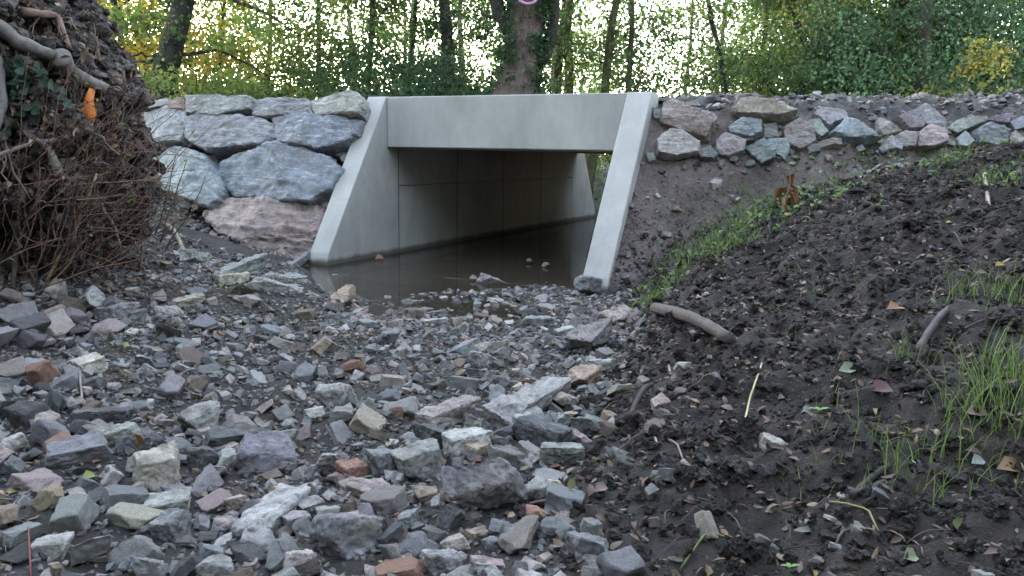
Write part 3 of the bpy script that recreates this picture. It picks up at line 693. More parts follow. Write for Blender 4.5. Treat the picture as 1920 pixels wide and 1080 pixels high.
for (p, s, px, py) in cand:
    k = rng.integers(nbase); cn = pal[rng.choice(12, p=pw_)]
    o = link(bpy.data.objects.new("stone", base_me[k])); sc = s * np.array([1, rng.uniform(.8, 1.1), rng.uniform(.8, 1.2)])
    o.scale = [float(q) for q in sc]; o.rotation_euler = (float(rng.normal(0, .38)), float(rng.normal(0, .38)), float(rng.uniform(0, 6.28)))
    o.location = (float(p[0]), float(p[1]), hz(p[0], p[1]) + float(s * .3)); set_col(o, COL[cn], .12)
    q = np.array(proj(o.location)); i = int(np.argmin(((hv - q) ** 2).sum(1))); dx, dy = q - hv[i]
    rel = ("right of" if dx > 0 else "left of") if abs(dx) > abs(dy) else ("in front of" if dy > 0 else "behind")
    core = heroes2d[i][1].split(",")[0]
    lab = f"{CNAME[cn]} stone {rel} the {core}"; ws = lab.split()
    if len(ws) > 16: lab = " ".join(ws[:16]); 
    while lab.split()[-1] in ("the", "a", "of", "and", "with", "by", "at", "in", "to", "like", "below", "above", "just", "under", "between", "its", "left", "right", "s"): lab = " ".join(lab.split()[:-1])
    T(o, lab, "stone", "loose stones of the stream bed"); used.setdefault(lab, []).append((o, s))
for lab, l in used.items():
    if len(l) == 2:
        l.sort(key=lambda t: t[1]); l[0][0]["label"] = "smaller " + lab; l[1][0]["label"] = "larger " + lab
        for o, _ in l:
            if len(o["label"].split()) > 16: o["label"] = lab

def scatter(pts, sizes, cols, lv, kinds, seed, flat=.6, sink=.25, mb=None, rough=.06):
    r = np.random.default_rng(seed); mb = mb or MB()
    protos = [stone_mesh_verts(lv, kinds[k % len(kinds)], seed + k, (1, .8, flat), rough) for k in range(10)]
    n = len(pts); ids = r.integers(0, 10, n); yaw = r.uniform(0, 6.283, n); tx, ty = r.normal(0, .4, n), r.normal(0, .4, n)
    for k in range(10):
        I = np.where(ids == k)[0]
        if not len(I): continue
        Fc = protos[k][1]; V = protos[k][0][None] * (sizes[I][:, None, None] * r.uniform(.75, 1.25, (len(I), 1, 3)))
        x, y, z = V[..., 0], V[..., 1], V[..., 2]
        a = tx[I][:, None]; y, z = y * np.cos(a) - z * np.sin(a), y * np.sin(a) + z * np.cos(a)
        a = ty[I][:, None]; x, z = x * np.cos(a) + z * np.sin(a), -x * np.sin(a) + z * np.cos(a)
        a = yaw[I][:, None]; x, y = x * np.cos(a) - y * np.sin(a), x * np.sin(a) + y * np.cos(a)
        V = np.stack([x, y, z], -1) + pts[I][:, None]; V[..., 2] += (sizes[I] * sink)[:, None]
        m = V.shape[1]; Fs = (Fc[None] + (np.arange(len(I)) * m)[:, None, None]).reshape(-1, 3)
        mb.add(V.reshape(-1, 3), None, Fs, np.repeat(cols[I], m, 0))
    return mb
def sample_view(n, x0, x1, y0, y1, keep, seed, yp=1.0):
    """points on the ground seen in a part of the frame (and a margin around it)"""
    r = np.random.default_rng(seed); out = []
    while sum(map(len, out)) < n:
        y = r.uniform(y0, y1, n * 2); x = r.uniform(x0, x1, n * 2)
        m = keep(x, y, r); out.append(np.stack([x[m], y[m]], 1))
    P = np.vstack(out)[:n]; return np.column_stack([P, height(P[:, 0], P[:, 1])])
COLA = np.array([COL[c] for c in pal])
def keep_bed(x, y, r):
    u, v = UV(x, y); px = 960 + F * x / y
    t = x - xedge(y); inb = (t < .02) | ((t < .9) & (r.random(len(x)) < .16 * (1 - t / .9)))
    clump = vnoise(np.stack([x * 2.2, y * 2.2, x * 0], 1), 31)
    return inb & ~((u < .02) & (v > .35)) & (px > -250) & ((y < 5.55 + .45 * x) | ((x < -1.1) & (height(x, y, False) > .01))) & (clump > r.uniform(-1.4, .25, len(x)))
p = sample_view(7200, -3.6, 2.2, .9, 6.2, keep_bed, 5); c = COLA[rng.choice(12, len(p), p=pw_)] * rng.uniform(.45, 1.1, (len(p), 1))
mb = scatter(p, .007 + .024 * rng.random(len(p)) ** 2.1, c, 2, ['block', 'slab', 'wedge', 'round'], 40)
p = sample_view(25000, -3.6, 2.0, .9, 6.0, keep_bed, 6); c = COLA[rng.choice(12, len(p), p=pw_)] * rng.uniform(.2, .85, (len(p), 1))
scatter(p, rng.uniform(.004, .011, len(p)), c, 1, ['block', 'wedge'], 60, mb=mb)
def keep_shoulder(x, y, r):
    u, v = UV(x, y); z = height(x, y, False); ur = np.maximum(u - 2.48, 0); s = v - np.minimum(.95 + .62 * ur, 4.2)
    return ((u > 2.6) & (z > .85) & (s < 1.6)) | ((u < -.25) & (v > -.1) & (v < 1.6) & (u > -5)) | ((u > 2.5) & (z > .3) & (s < 0) & (r.random(len(x)) < .05))
p = sample_view(5600, -5, 7, 5, 11, keep_shoulder, 8); c = COLA[rng.choice(12, len(p), p=pw_)] * rng.uniform(.6, 1.15, (len(p), 1))
scatter(p, rng.uniform(.012, .045, len(p)) * rng.uniform(.6, 1, len(p)), c, 2, ['block', 'slab', 'wedge', 'round'], 80, mb=mb)
ro = mb.build("rubble", M_RUB, None, False); T(ro, "small grey and brown stone chips filling the stream bed and the embankment shoulder", "rubble", kind="stuff")
# soil crumbs of the bank
def keep_bank(x, y, r):
    u, v = UV(x, y); t = x - xedge(y); return (t > -.12) & (y < 5.6) & (960 + F * x / y < 2900) & (v < .8) & (height(x, y, False) > .02)
p = sample_view(900, -.2, 5.2, 1.0, 5.6, keep_bank, 19); c = np.array([.044, .033, .031])[None] * rng.uniform(.6, 1.5, (len(p), 1))
mb = scatter(p, .014 + .034 * rng.random(len(p)) ** 2.5, c, 3, ['round', 'wedge'], 190, .7, -.1, rough=.42)
p = sample_view(21000, -.2, 5.2, 1.0, 5.6, keep_bank, 9); c = np.array([.034, .027, .026])[None] * rng.uniform(.6, 1.7, (len(p), 1))
scatter(p, (.003 + .018 * rng.random(len(p)) ** 3.0), c, 2, ['round', 'wedge'], 90, .75, .1, mb=mb, rough=.34)
o = mb.build("soil_crumbs", M_SOIL, None, False); T(o, "crumbs of black leaf soil covering the right bank", "soil", kind="stuff")

# ------------------------------------------------------------------ leaves and litter
def leaf_fold(l, wd, bend=.25, fold=.2):      # six-point leaf lying along +x
    V = np.array([[0, 0, 0], [.35 * l, -wd / 2, fold * wd], [.75 * l, -wd * .33, fold * wd * .7], [l, 0, 0], [.75 * l, wd * .33, fold * wd * .7], [.35 * l, wd / 2, fold * wd], [.35 * l, 0, 0], [.75 * l, 0, 0]])
    V[:, 2] += bend * l * (V[:, 0] / l) * (1 - V[:, 0] / l) * 2
    return V
LQ = np.array([[6, 1, 2, 7], [5, 6, 7, 4]]); LT = np.array([[0, 1, 6], [0, 6, 5], [7, 2, 3], [7, 3, 4]])
def rotm(rx, ry, rz):
    return np.array(Matrix.Rotation(rz, 3, 'Z') @ Matrix.Rotation(ry, 3, 'Y') @ Matrix.Rotation(rx, 3, 'X'))
def keep_lit(x, y, r):
    u, v = UV(x, y); t = x - xedge(y); return (((t > -.1) & (y < 6)) | (r.random(len(x)) < .22)) & (960 + F * x / y < 2500) & (960 + F * x / y > -100) & (height(x, y, False) > 0.01) & (v < .6)
p = sample_view(7500, -2.6, 4.8, 1.0, 5.8, keep_lit, 12); mb = MB()
lc = np.array([[.09, .05, .04], [.14, .08, .05], [.17, .12, .085], [.22, .17, .10], [.10, .055, .04], [.20, .21, .15], [.28, .22, .07]])
for q in p:
    l = rng.uniform(.012, .042); V = leaf_fold(l, l * rng.uniform(.25, .55), rng.uniform(-.3, .5), rng.uniform(-.2, .4)) - np.array([l / 2, 0, 0])
    V = V @ rotm(rng.normal(0, .5), rng.normal(0, .35), rng.uniform(0, 6.28)).T + q + np.array([0, 0, .008])
    mb.add(V, LQ, LT, lc[rng.choice(7, p=[.34, .28, .13, .05, .15, .03, .02])] * rng.uniform(.7, 1.3))
o = mb.build("leaf_litter", M_LITTER); T(o, "brown fallen leaves and scraps strewn over the bank", "leaf litter", kind="stuff")
GL = "fallen leaves lying on the bank and stones"
LEAVES = [
(1610, 978, 48, 34, 40, (.36, .38, .27), "big pale green-grey leaf under a bare yellow stem on the bank"),
(1788, 1040, 30, 26, 70, (.40, .42, .26), "round pale leaf near the lower right corner"),
(1705, 1062, 44, 30, 20, (.38, .42, .24), "ragged pale green leaf at the bottom edge on the right"),
(1160, 728, 26, 18, -20, (.40, .48, .38), "small pale mint leaf on dark soil right of the tan block"),
(1548, 672, 28, 22, 60, (.28, .38, .28), "pale green leaf in the middle of the bank"),
(1590, 694, 52, 15, 10, (.36, .40, .26), "narrow two-pointed pale leaf right of the pale green one"),
(1675, 590, 42, 20, 15, (.50, .25, .14), "orange-pink fallen leaf high on the bank"),
(1652, 734, 66, 26, 10, (.15, .06, .055), "dark red-brown curled leaf on the bank by the grass"),
(1830, 790, 50, 24, -50, (.24, .15, .11), "pale brown rolled dead leaf in the grass patch"),
(1895, 866, 60, 32, 0, (.34, .20, .10), "tan leaf at the right picture edge under the grass"),
(1835, 850, 40, 26, 20, (.42, .42, .40), "greyish white leaf among the grass"),
(1875, 497, 26, 12, 5, (.58, .38, .04), "bright yellow leaf high on the bank at right"),
(1675, 510, 18, 16, 50, (.46, .40, .05), "small yellow leaf standing upright on the bank"),
(255, 848, 20, 32, 80, (.42, .17, .05), "orange-brown leaf standing upright behind the beige block"),
(168, 905, 28, 10, 40, (.36, .40, .10), "yellow-green leaf left of the beige block"),
(32, 932, 44, 12, 5, (.52, .42, .18), "long yellow leaf at the left picture edge"),
(958, 990, 24, 22, 30, (.52, .40, .22), "cream-tan leaf at the lower right of the largest stone"),
(1068, 942, 16, 34, 80, (.48, .46, .24), "pale yellow leaf standing on a reddish twig"),
(1048, 956, 18, 14, 30, (.50, .48, .24), "small square pale leaf on the reddish twig"),
(1125, 942, 50, 16, 40, (.26, .17, .14), "curled brown leaf at the right end of the reddish twig"),
(1040, 645, 18, 8, 0, (.55, .25, .05), "tiny orange leaf on stones in mid stream bed"),
(888, 628, 14, 10, 0, (.16, .26, .06), "tiny green leaf on stones in mid stream bed"),
(235, 656, 22, 14, 20, (.48, .38, .14), "yellow-tan leaf on the left stone bed"),
(1505, 1000, 52, 10, 5, (.22, .21, .20), "narrow grey leaf lying near the bottom right"),
(1780, 292, 26, 9, -10, (.60, .40, .06), "yellow leaf on the ridge among green weeds"),
(888, 528, 26, 8, 0, (.30, .22, .17), "brown leaf floating near the middle water edge"),
(1022, 524, 24, 7, 0, (.34, .25, .19), "pale brown leaf floating by the right part of the water edge"),
(992, 518, 22, 12, 30, (.34, .33, .33), "grey curled leaf floating upright in the culvert mouth"),
(712, 514, 26, 9, 20, (.34, .16, .10), "reddish leaf on a mud spot at the left of the water"),
]
for k, (x, y, l, wd, an, c, lab) in enumerate(LEAVES):
    q = hit(x, y + 2); dist = np.linalg.norm(q - EYEV); q[2] = max(hz(q[0], q[1]), .002); L_ = .68 * l * dist / F; Wd = min(wd * dist / F * 1.5, L_ * .75) if l >= wd else l * dist / F
    up = an > 65
    if up: L_ = wd * dist / F
    V = leaf_fold(L_, Wd, .2, .25) - np.array([0 if up else L_ / 2, 0, 0])
    if up: V = V[:, [1, 2, 0]]; V = V @ rotm(.2, .15, 0).T
    else: V = V @ rotm(.55, 0, 0).T @ rotm(0, 0, math.radians(an)).T
    mb = MB(); V[:, 2] += np.random.default_rng(k).normal(0, L_ * .06, 8); mb.add(V, LQ, LT, np.array(c)[None] * .6 * np.random.default_rng(k).uniform(.75, 1.15, (8, 1))); o = mb.build("fallen_leaf", M_LITTER); o.location = (*map(float, q[:2]), float(q[2] + .012)); T(o, lab, "leaf", GL)

# ------------------------------------------------------------------ sticks
def stick(name, pts, rpx, c, label, cat="stick", lift=0, n=8, group=None, bumpv=.12, side=()):
    G = []
    for (x, y) in pts:
        q = hit(x, y); q[2] = hz(q[0], q[1]); G.append(q)
    G = np.array(G); d = np.linalg.norm(G[0] - EYEV); r = rpx * d / F / 2
    t = np.linspace(0, 1, len(G)); tt = np.linspace(0, 1, 14); P = np.stack([np.interp(tt, t, G[:, i]) for i in range(3)], 1)
    P[:, 2] = np.maximum(P[:, 2], np.interp(tt, [0, 1], [P[0, 2], P[-1, 2]])) + r * (1.5 if rpx > 16 else .7) + lift * np.sin(np.pi * tt)
    P += np.random.default_rng(int(pts[0][0])).normal(0, r * .05, P.shape)
    mb = MB(); mb.tube(P, np.linspace(r, r * .75, 14) * (1 + .03 * np.random.default_rng(n).normal(0, 1, 14)), n, c, bumpv * .5, 3, .5)
    o = mb.build(name, M_WOOD); T(o, label, cat, group); return o
stick("broken_branch", [(1228, 603), (1295, 638), (1365, 678)], 20, (.13, .105, .095), "thick barkless broken branch lying at the edge of the black bank", "branch", .03, 16)
stick("stick", [(1180, 778), (1205, 745), (1226, 718)], 13, (.06, .045, .045), "dark stick pointing up right beside the stone heap", lift=.02)
stick("stalk", [(1392, 815), (1405, 760), (1428, 692)], 5, (.42, .36, .22), "straight straw-coloured stalk lying on the black bank", "stalk")
stick("stick", [(1213, 800), (1222, 825), (1232, 848)], 6, (.38, .30, .24), "short pale twig below the flat pinkish stone")
stick("stick", [(1250, 675), (1258, 700), (1267, 728)], 6, (.33, .26, .22), "short pale twig left of the broken branch")
stick("root", [(1262, 848), (1240, 838), (1268, 852), (1280, 872)], 5, (.30, .23, .19), "thin curled pale root on soil right of the stones", "root")
stick("stick", [(1595, 938), (1630, 918), (1660, 900)], 15, (.045, .038, .042), "thick black stick under the yellow stem, lower one")
stick("stick", [(1605, 910), (1640, 885), (1668, 862)], 14, (.05, .042, .045), "thick black stick under the yellow stem, upper one")
stick("stem", [(1535, 918), (1562, 938), (1590, 942), (1628, 956), (1648, 988)], 4, (.30, .27, .12), "bare yellow stem forking over a pale leaf on the bank", "stem", .008)
stick("twig", [(992, 964), (1040, 963), (1090, 957)], 5, (.28, .15, .13), "reddish twig with two pale leaves right of the largest stone", "twig", .01)
stick("stem", [(1276, 1078), (1320, 1050), (1368, 1030)], 5, (.15, .19, .07), "green stem at the bottom edge on the bank", "stem", .01)
stick("stick", [(1720, 655), (1760, 610), (1796, 560)], 14, (.10, .08, .085), "grey stick leaning on a soil lump high on the bank", lift=.02)
stick("stick", [(1845, 330), (1848, 355), (1856, 385)], 7, (.34, .26, .22), "thin pale stick on the ridge at right")
stick("stick", [(1325, 490), (1345, 478), (1368, 462)], 11, (.05, .045, .05), "black stick in the weeds above the wing wall foot")
stick("stem", [(1325, 505), (1400, 430), (1440, 395)], 3, (.20, .17, .10), "long pale stem lying in the weeds along the ridge", "stem", .04)
stick("stem", [(58, 1078), (57, 1035), (53, 985)], 3, (.25, .06, .07), "thin red stem in the lower left corner", "stem", .03)
stick("twig", [(150, 695), (152, 735), (156, 770)], 4, (.24, .19, .18), "thin bare twig in the left stones below the flat cream stone", "twig", .03)
stick("twig", [(118, 660), (140, 690), (120, 705), (80, 735)], 4, (.20, .16, .16), "thin forked twig left of the flat cream stone", "twig", .03)
# fine woody bits
p = sample_view(650, -1.4, 4.4, 1.0, 5.6, keep_lit, 14); mb = MB()
for q in p:
    l = rng.uniform(.03, .12); a = rng.uniform(0, 6.28); e = q + np.array([math.cos(a) * l, math.sin(a) * l, 0]); e[2] = hz(e[0], e[1])
    mb.tube(curve(q + [0, 0, .008], e + [0, 0, .01], 5, .006, .004, int(l * 1e5)), np.linspace(1, .6, 5) * rng.uniform(.0012, .0035), 5, np.array([.09, .07, .06]) * rng.uniform(.4, 1.7))
o = mb.build("twig_litter", M_WOOD); T(o, "fine broken twigs and straw scattered over the bank soil", "twig litter", kind="stuff")

# ------------------------------------------------------------------ grass and weeds
def blade(mb, p, h, lean, az, wd, c):
    t = np.array([0, .35, .7, 1.0]); off = lean * t ** 1.8
    cx = p[0] + math.cos(az) * off; cy = p[1] + math.sin(az) * off; cz = p[2] + h * t * (1 - .25 * (lean / max(h, .01)) * t)
    s = np.array([-math.sin(az), math.cos(az)]) * wd / 2; ww = np.array([1, .9, .6, .05])
    Lf = np.stack([cx - s[0] * ww, cy - s[1] * ww, cz], 1); Rt = np.stack([cx + s[0] * ww, cy + s[1] * ww, cz], 1)
    V = np.vstack([Lf, Rt]); mb.add(V, np.array([[i, i + 4, i + 5, i + 1] for i in range(3)]), None, c)
def tuft(mb, p, n, hh, spread, c, wd=.003):
    for _ in range(n):
        q = np.array(p) + np.array([rng.normal(0, spread), rng.normal(0, spread), 0]); q[2] = hz(q[0], q[1]) - .003
        h = hh * rng.uniform(.45, 1.15); blade(mb, q, h, h * rng.uniform(.1, .9), rng.uniform(0, 6.28), wd * rng.uniform(.6, 1.3), np.array(c) * rng.uniform(.7, 1.35))
def herb(mb, p, n, r, l, c):            # low broad-leaved weed rosette
    for _ in range(n):
        a = rng.uniform(0, 6.28); V = leaf_fold(l * rng.uniform(.6, 1.2), l * rng.uniform(.35, .6), .3, .15)
        V = V @ rotm(rng.normal(0, .3), -rng.uniform(.1, .9), a).T; q = np.array(p) + np.array([rng.normal(0, r), rng.normal(0, r), 0]); q[2] = hz(q[0], q[1]) + rng.uniform(.0, .05)
        mb.add(V + q, LQ, LT, np.array(c) * rng.uniform(.65, 1.35))
GREEN, YG = (.075, .125, .04), (.15, .21, .055)
GG = "grass tufts on the right bank"
for (x, y, n, h, sp, lab) in [
    (1862, 800, 120, .18, .075, "tallest grass tuft, bright green, at the right end of the bank"),
    (1900, 560, 60, .13, .05, "grass tuft at the right picture edge, upper bank"),
    (1810, 560, 36, .11, .05, "upright young grass left of the upper edge tuft"),
    (1690, 850, 22, .13, .06, "sparse thin grass by the two black sticks"),
    (1740, 910, 26, .11, .07, "sparse grass low on the bank near the right corner"),
    (1710, 700, 14, .16, .05, "few tall blades behind the dark red curled leaf"),
    (1890, 700, 70, .16, .06, "loose grass above the tallest tuft at the right edge"),
    (1240, 550, 34, .10, .07, "drooping grass clump near the right wing wall's foot"),
    (1215, 575, 22, .08, .05, "low grass at the stream side of the wing foot clump")]:
    q = hit(x, y); mb = MB(); tuft(mb, q, n, h, sp, YG); o = mb.build("grass_tuft", M_GRASS); T(o, lab, "grass tuft", GG)
mb = MB()
ridge = [(1215, 560), (1250, 520), (1300, 470), (1350, 440), (1400, 405), (1450, 380), (1520, 345), (1600, 325), (1700, 312), (1800, 305), (1890, 300)]
for i in range(len(ridge) - 1):
    for k in range(44):
        t = rng.random(); x = ridge[i][0] * (1 - t) + ridge[i + 1][0] * t + rng.normal(0, 14); y = ridge[i][1] * (1 - t) + ridge[i + 1][1] * t + rng.normal(8, 22)
        q = hit(x, y)
        if float(vnoise(np.array([[q[0] * 3.2, q[1] * 3.2, 0]]), 71)[0]) < rng.uniform(-.5, .35): continue
        if rng.random() < .55: herb(mb, q, 6, .06, .045, GREEN if rng.random() < .6 else YG)
        else: tuft(mb, q, 9, .15, .05, YG if rng.random() < .5 else GREEN)
for _ in range(60):
    q = hit(rng.uniform(1260, 1500), rng.uniform(350, 470)); herb(mb, q, 4, .04, .03, GREEN)
for _ in range(90):
    q = hit(rng.uniform(1450, 1920), rng.uniform(480, 950)); tuft(mb, q, 3, .06, .03, YG, .0025)
o = mb.build("weeds", M_GRASS); T(o, "green weeds and grass along the ridge of the black bank", "weeds", kind="stuff")
for (x, y, l, lab) in [(1532, 808, .032, "tiny two-leaved seedling on the open soil of the bank"), (1480, 1076, .022, "tiny bright green seedling at the bottom edge")]:
    q = hit(x, y); q[2] = hz(q[0], q[1]); mb = MB()
    mb.tube(curve(q, q + [0, 0, .025], 4), .0015, 5, YG)
    for a in (0, 3.3, 1.7): mb.add(leaf_fold(l * (1 if a != 1.7 else .6), l * .45, .2, .1) @ rotm(0, -.2, a).T + q + [0, 0, .025], LQ, LT, (.20, .34, .10))
    T(mb.build("seedling", M_GRASS), lab, "seedling")
q = hit(1470, 395, 3, 6); q[2] = hz(q[0], q[1]); dp = empty("dead_plant", q, "dead plant with drooping rust-brown leaves standing on the ridge", "plant")
mb = MB(); mb.tube(curve((0, 0, 0), (.02, 0, .26), 6, 0, .006, 3), np.linspace(.006, .003, 6), 6, (.2, .12, .07)); mb.build("stem", M_WOOD, dp)
mb = MB()
for k in range(9):
    V = leaf_fold(.10, .05, .4, .5) @ rotm(rng.normal(0, .4), rng.uniform(.9, 1.4), rng.uniform(0, 6.28)).T; mb.add(V + [rng.normal(.01, .02), rng.normal(0, .02), rng.uniform(.1, .27)], LQ, LT, np.array([.20, .09, .045]) * rng.uniform(.6, 1.3))
mb.build("leaves", M_LITTER, dp)

# ------------------------------------------------------------------ uprooted root plate at left
RY = 4.0
rp0 = np.array([-3.0, RY, 0.1]); rp = empty("root_plate", rp0, "upturned root plate of a fallen tree, dark earth full of roots", "root plate")
def xr(z): return np.interp(z, [0, .12, .3, .6, .95, 1.2, 1.45, 1.7, 2.0, 2.4], [-2.22, -2.24, -2.28, -2.28, -2.30, -2.38, -2.46, -2.62, -2.84, -3.3])
nz_, na_ = 240, 420; zz = np.linspace(-.05, 2.5, nz_); th = np.linspace(0, 2 * np.pi, na_, endpoint=False)
ZZ, TH = np.meshgrid(zz, th, indexing='ij'); rx = 1.25 - .12 * (ZZ - 1.0); ry = .95 + .25 * np.minimum(ZZ, 1.2)
cx = xr(ZZ) - rx; sgn = np.sign(np.cos(TH)) * np.abs(np.cos(TH)) ** .75; sns = np.sign(np.sin(TH)) * np.abs(np.sin(TH)) ** .75
P = np.stack([cx + rx * sgn, RY + .55 + ry * sns * .8, ZZ], -1).reshape(-1, 3)
dirs = np.stack([np.cos(TH), np.sin(TH), 0 * TH], -1).reshape(-1, 3)
dsp = .15 * fbm(P * 2.4, 3, 11) + .13 * np.abs(fbm(P * np.array([5, 5, 4]), 3, 4)) + .04 * (.4 - np.abs(fbm(P * 11, 3, 6))) + .04 * fbm(P * 24, 3, 7, .65)
cav = .28 * np.exp(-((P[:, 2] - .30) / .22) ** 2) * sstep(.2, .8, vnoise(P * np.array([1.8, 1.8, 1.2]), 77) + .75)
P = P + dirs * (dsp - cav)[:, None]; P[:, 2] += .05 * fbm(P * 5, 2, 15)
i0 = np.arange(nz_ - 1)[:, None] * na_ + np.arange(na_)[None]; i1 = np.arange(nz_ - 1)[:, None] * na_ + (np.arange(na_)[None] + 1) % na_
ec = np.array([.062, .050, .048])[None] * (1 + .5 * vnoise(P * 3, 44)[:, None]); gr = sstep(.15, .55, vnoise(P * 2.6, 60) + .25 * vnoise(P * 9, 61))[:, None]
ec = ec * (1 - gr) + np.array([.17, .155, .155]) * gr; red = sstep(.3, .6, vnoise(P * 4, 62))[:, None] * .6; ec = ec * (1 - red) + np.array([.10, .055, .045]) * red
mesh("earth", P - rp0, np.stack([i0, i1, i1 + na_, i0 + na_], -1).reshape(-1, 4), M_EARTH, rp, ec)
_cam = (P - EYEV) @ MR; PXY = np.stack([960 - F * _cam[:, 0] / _cam[:, 2], 540 + F * _cam[:, 1] / _cam[:, 2]], 1); PD = np.linalg.norm(P - EYEV, axis=1)
def rsurf(px, py, strict=False):                   # point of the plate's camera side under a photo pixel
    near = np.where((np.abs(PXY[:, 0] - px) < 14) & (np.abs(PXY[:, 1] - py) < 14))[0]
    if len(near): return P[near[np.argmin(PD[near])]].copy()
    return None if strict else EYEV + ray(px, py) / ray(px, py)[1] * 3.9
def rhit(x0, x1, y0, y1):
    while True:
        q = rsurf(rng.uniform(x0, x1), rng.uniform(y0, y1), True)
        if q is not None: return q
def rtube(pts, r0, r1, c, name="root", n=8, out=.03, bumpv=.2, m=M_WOOD):
    G = np.array([rsurf(*a) + np.array([.02, -out - .02, 0]) for a in pts]); t = np.linspace(0, 1, len(G)); tt = np.linspace(0, 1, 12)
    Pq = np.stack([np.interp(tt, t, G[:, i]) for i in range(3)], 1) + np.random.default_rng(int(pts[0][0] * 7)).normal(0, r0 * .06, (12, 3))
    mb = MB(); mb.tube(Pq - rp0, np.linspace(r0, r1, 12), n, c, bumpv, 5); return mb.build(name, m, rp)
rtube([(108, 100), (150, 125), (205, 158)], .042, .036, (.15, .13, .12), out=.05, n=14, bumpv=.35)
rtube([(12, 62), (50, 80), (98, 104)], .042, .025, (.15, .135, .13), out=.05, n=14, bumpv=.35)
rtube([(205, 335), (185, 400), (150, 465), (108, 528)], .009, .006, (.32, .22, .12), out=.10)
rtube([(0, 285), (60, 280), (120, 275), (128, 290)], .009, .012, (.17, .135, .11), out=.06)
rtube([(70, 275), (100, 292), (128, 322)], .014, .022, (.14, .12, .105), out=.06)
rtube([(0, 120), (8, 180), (2, 260)], .03, .02, (.13, .115, .11), out=.06)
rtube([(30, 420), (48, 470), (40, 540)], .02, .012, (.11, .09, .08), out=.07)
rtube([(95, 345), (60, 400), (45, 470)], .008, .005, (.2, .15, .12), out=.07)
rtube([(60, 20), (120, 45), (150, 80)], .02, .012, (.16, .10, .085), out=.05)
q = rsurf(172, 195) + np.array([.02, -.06, 0]) - rp0        # torn fresh wood
mb = MB(); mb.tube(np.array([q + [-.02, 0, -.10], q + [-.005, 0, -.03], q + [.0, -.01, .03], q + [.015, 0, .09]]), [.022, .030, .022, .016], 7, (.6, .2, .05), .5, 3)
mb.tube(np.array([q + [-.055, 0, -.04], q + [-.04, 0, -.02], q + [-.015, 0, -.045]]), [.012, .022, .014], 6, (.6, .25, .08), .4, 9); mb.build("torn_wood", M_ORANGE, rp)
mb = MB()                                                  # hanging hair roots
for k in range(480):
    a = rhit(-20, 300, 20, 520); l = rng.uniform(.06, .32); s = np.array([.02, -rng.uniform(.0, .06), 0])
    e = a + s + np.array([rng.normal(.03, .07), rng.normal(-.04, .03), -l * rng.uniform(.3, 1)])
    mb.tube(curve(a + s - [0, -.05, 0], e, 6, rng.normal(0, .01), .012, k) - rp0, np.linspace(1, .5, 6) * rng.choice([.0012, .002, .003, .006, .009], p=[.35, .3, .2, .1, .05]), 4, np.array([.11, .075, .06]) * rng.uniform(.4, 2.0))
cl = np.array([rhit(-60, 310, -40, 530) + np.array([0, -rng.uniform(-.01, .02), 0]) - rp0 for _ in range(3600)])
cm = scatter(cl, .006 + .038 * rng.random(3600) ** 3, np.array([.095, .08, .076])[None] * rng.uniform(.3, 2.0, (3600, 1)), 2, ['round', 'wedge', 'block'], 333, .8, 0, rough=.28)
oc = cm.build("clods", M_SOIL, rp, False); oc["kind"] = "stuff"
o = mb.build("hair_roots", M_WOOD, rp); o["kind"] = "stuff"
mb = MB()
for k in range(700):
    a = rhit(-30, 300, 0, 520) + np.array([.02, -rng.uniform(0, .09), 0]); l = rng.uniform(.025, .06)
    mb.add(leaf_fold(l, l * .5, .3, .3) @ rotm(rng.uniform(-1.5, 1.5), rng.normal(0, .8), rng.uniform(0, 6.28)).T + a - rp0, LQ, LT, lc[rng.choice(5)] * rng.uniform(.6, 1.6))
o = mb.build("caught_leaves", M_LITTER, rp); o["kind"] = "stuff"
# ivy on the plate
iv = empty("ivy", rsurf(40, 160), "dark green ivy hanging on the root plate", "ivy"); il = np.array(iv.location); mb = MB(); mv = MB()
for k in range(7):
    a = rhit(-10, 70, 90, 140) + np.array([0, -.05, 0]); b = a + np.array([rng.normal(0, .08), -.03, -rng.uniform(.08, .25)])
    C_ = curve(a, b, 8, 0, .01, k); mv.tube(C_ - il, .003, 5, (.08, .06, .045))
    for q in np.repeat(C_, 2, 0):
        V = leaf_fold(.05, .05, .1, .15); mb.add(V @ rotm(rng.uniform(.6, 1.4), rng.uniform(.2, 1), rng.uniform(-1, 2)).T + q - il + rng.normal(0, .02, 3), LQ, LT, np.array([.035, .065, .045]) * rng.uniform(.7, 1.5))
mv.build("stem", M_WOOD, iv); mb.build("leaves", M_LEAF, iv)
# brush of thin brown shoots growing from the plate's right side
br = empty("brush", (-2.3, 4.15, .45), "brush of thin red-brown shoots fanning from the root plate toward the wall", "brush"); bl = np.array(br.location); mb, ml = MB(), MB()
for k in range(210):
    a = np.array([rng.normal(-2.28, .10), RY + rng.normal(.0, .25), rng.uniform(.25, .95)]); l = rng.uniform(.25, .8); an = rng.normal(.6, .42)
    b = a + np.array([l * math.cos(an) * .8, rng.normal(-.05, .12), l * math.sin(an)]); C_ = curve(a, b, 7, rng.normal(.0, .04), .008, k)
    mb.tube(C_ - bl, np.linspace(1, .35, 7) * rng.uniform(.0018, .0042), 4, np.array([.15, .085, .068]) * rng.uniform(.5, 1.8))
    if k % 5 == 0:
        q = C_[rng.integers(3, 7)]; ml.add(leaf_fold(.03, .015, .2, .2) @ rotm(rng.normal(0, .6), rng.normal(0, .5), rng.uniform(0, 6)).T + q - bl, LQ, LT, (.16, .22, .06) if k % 2 else (.22, .12, .06))
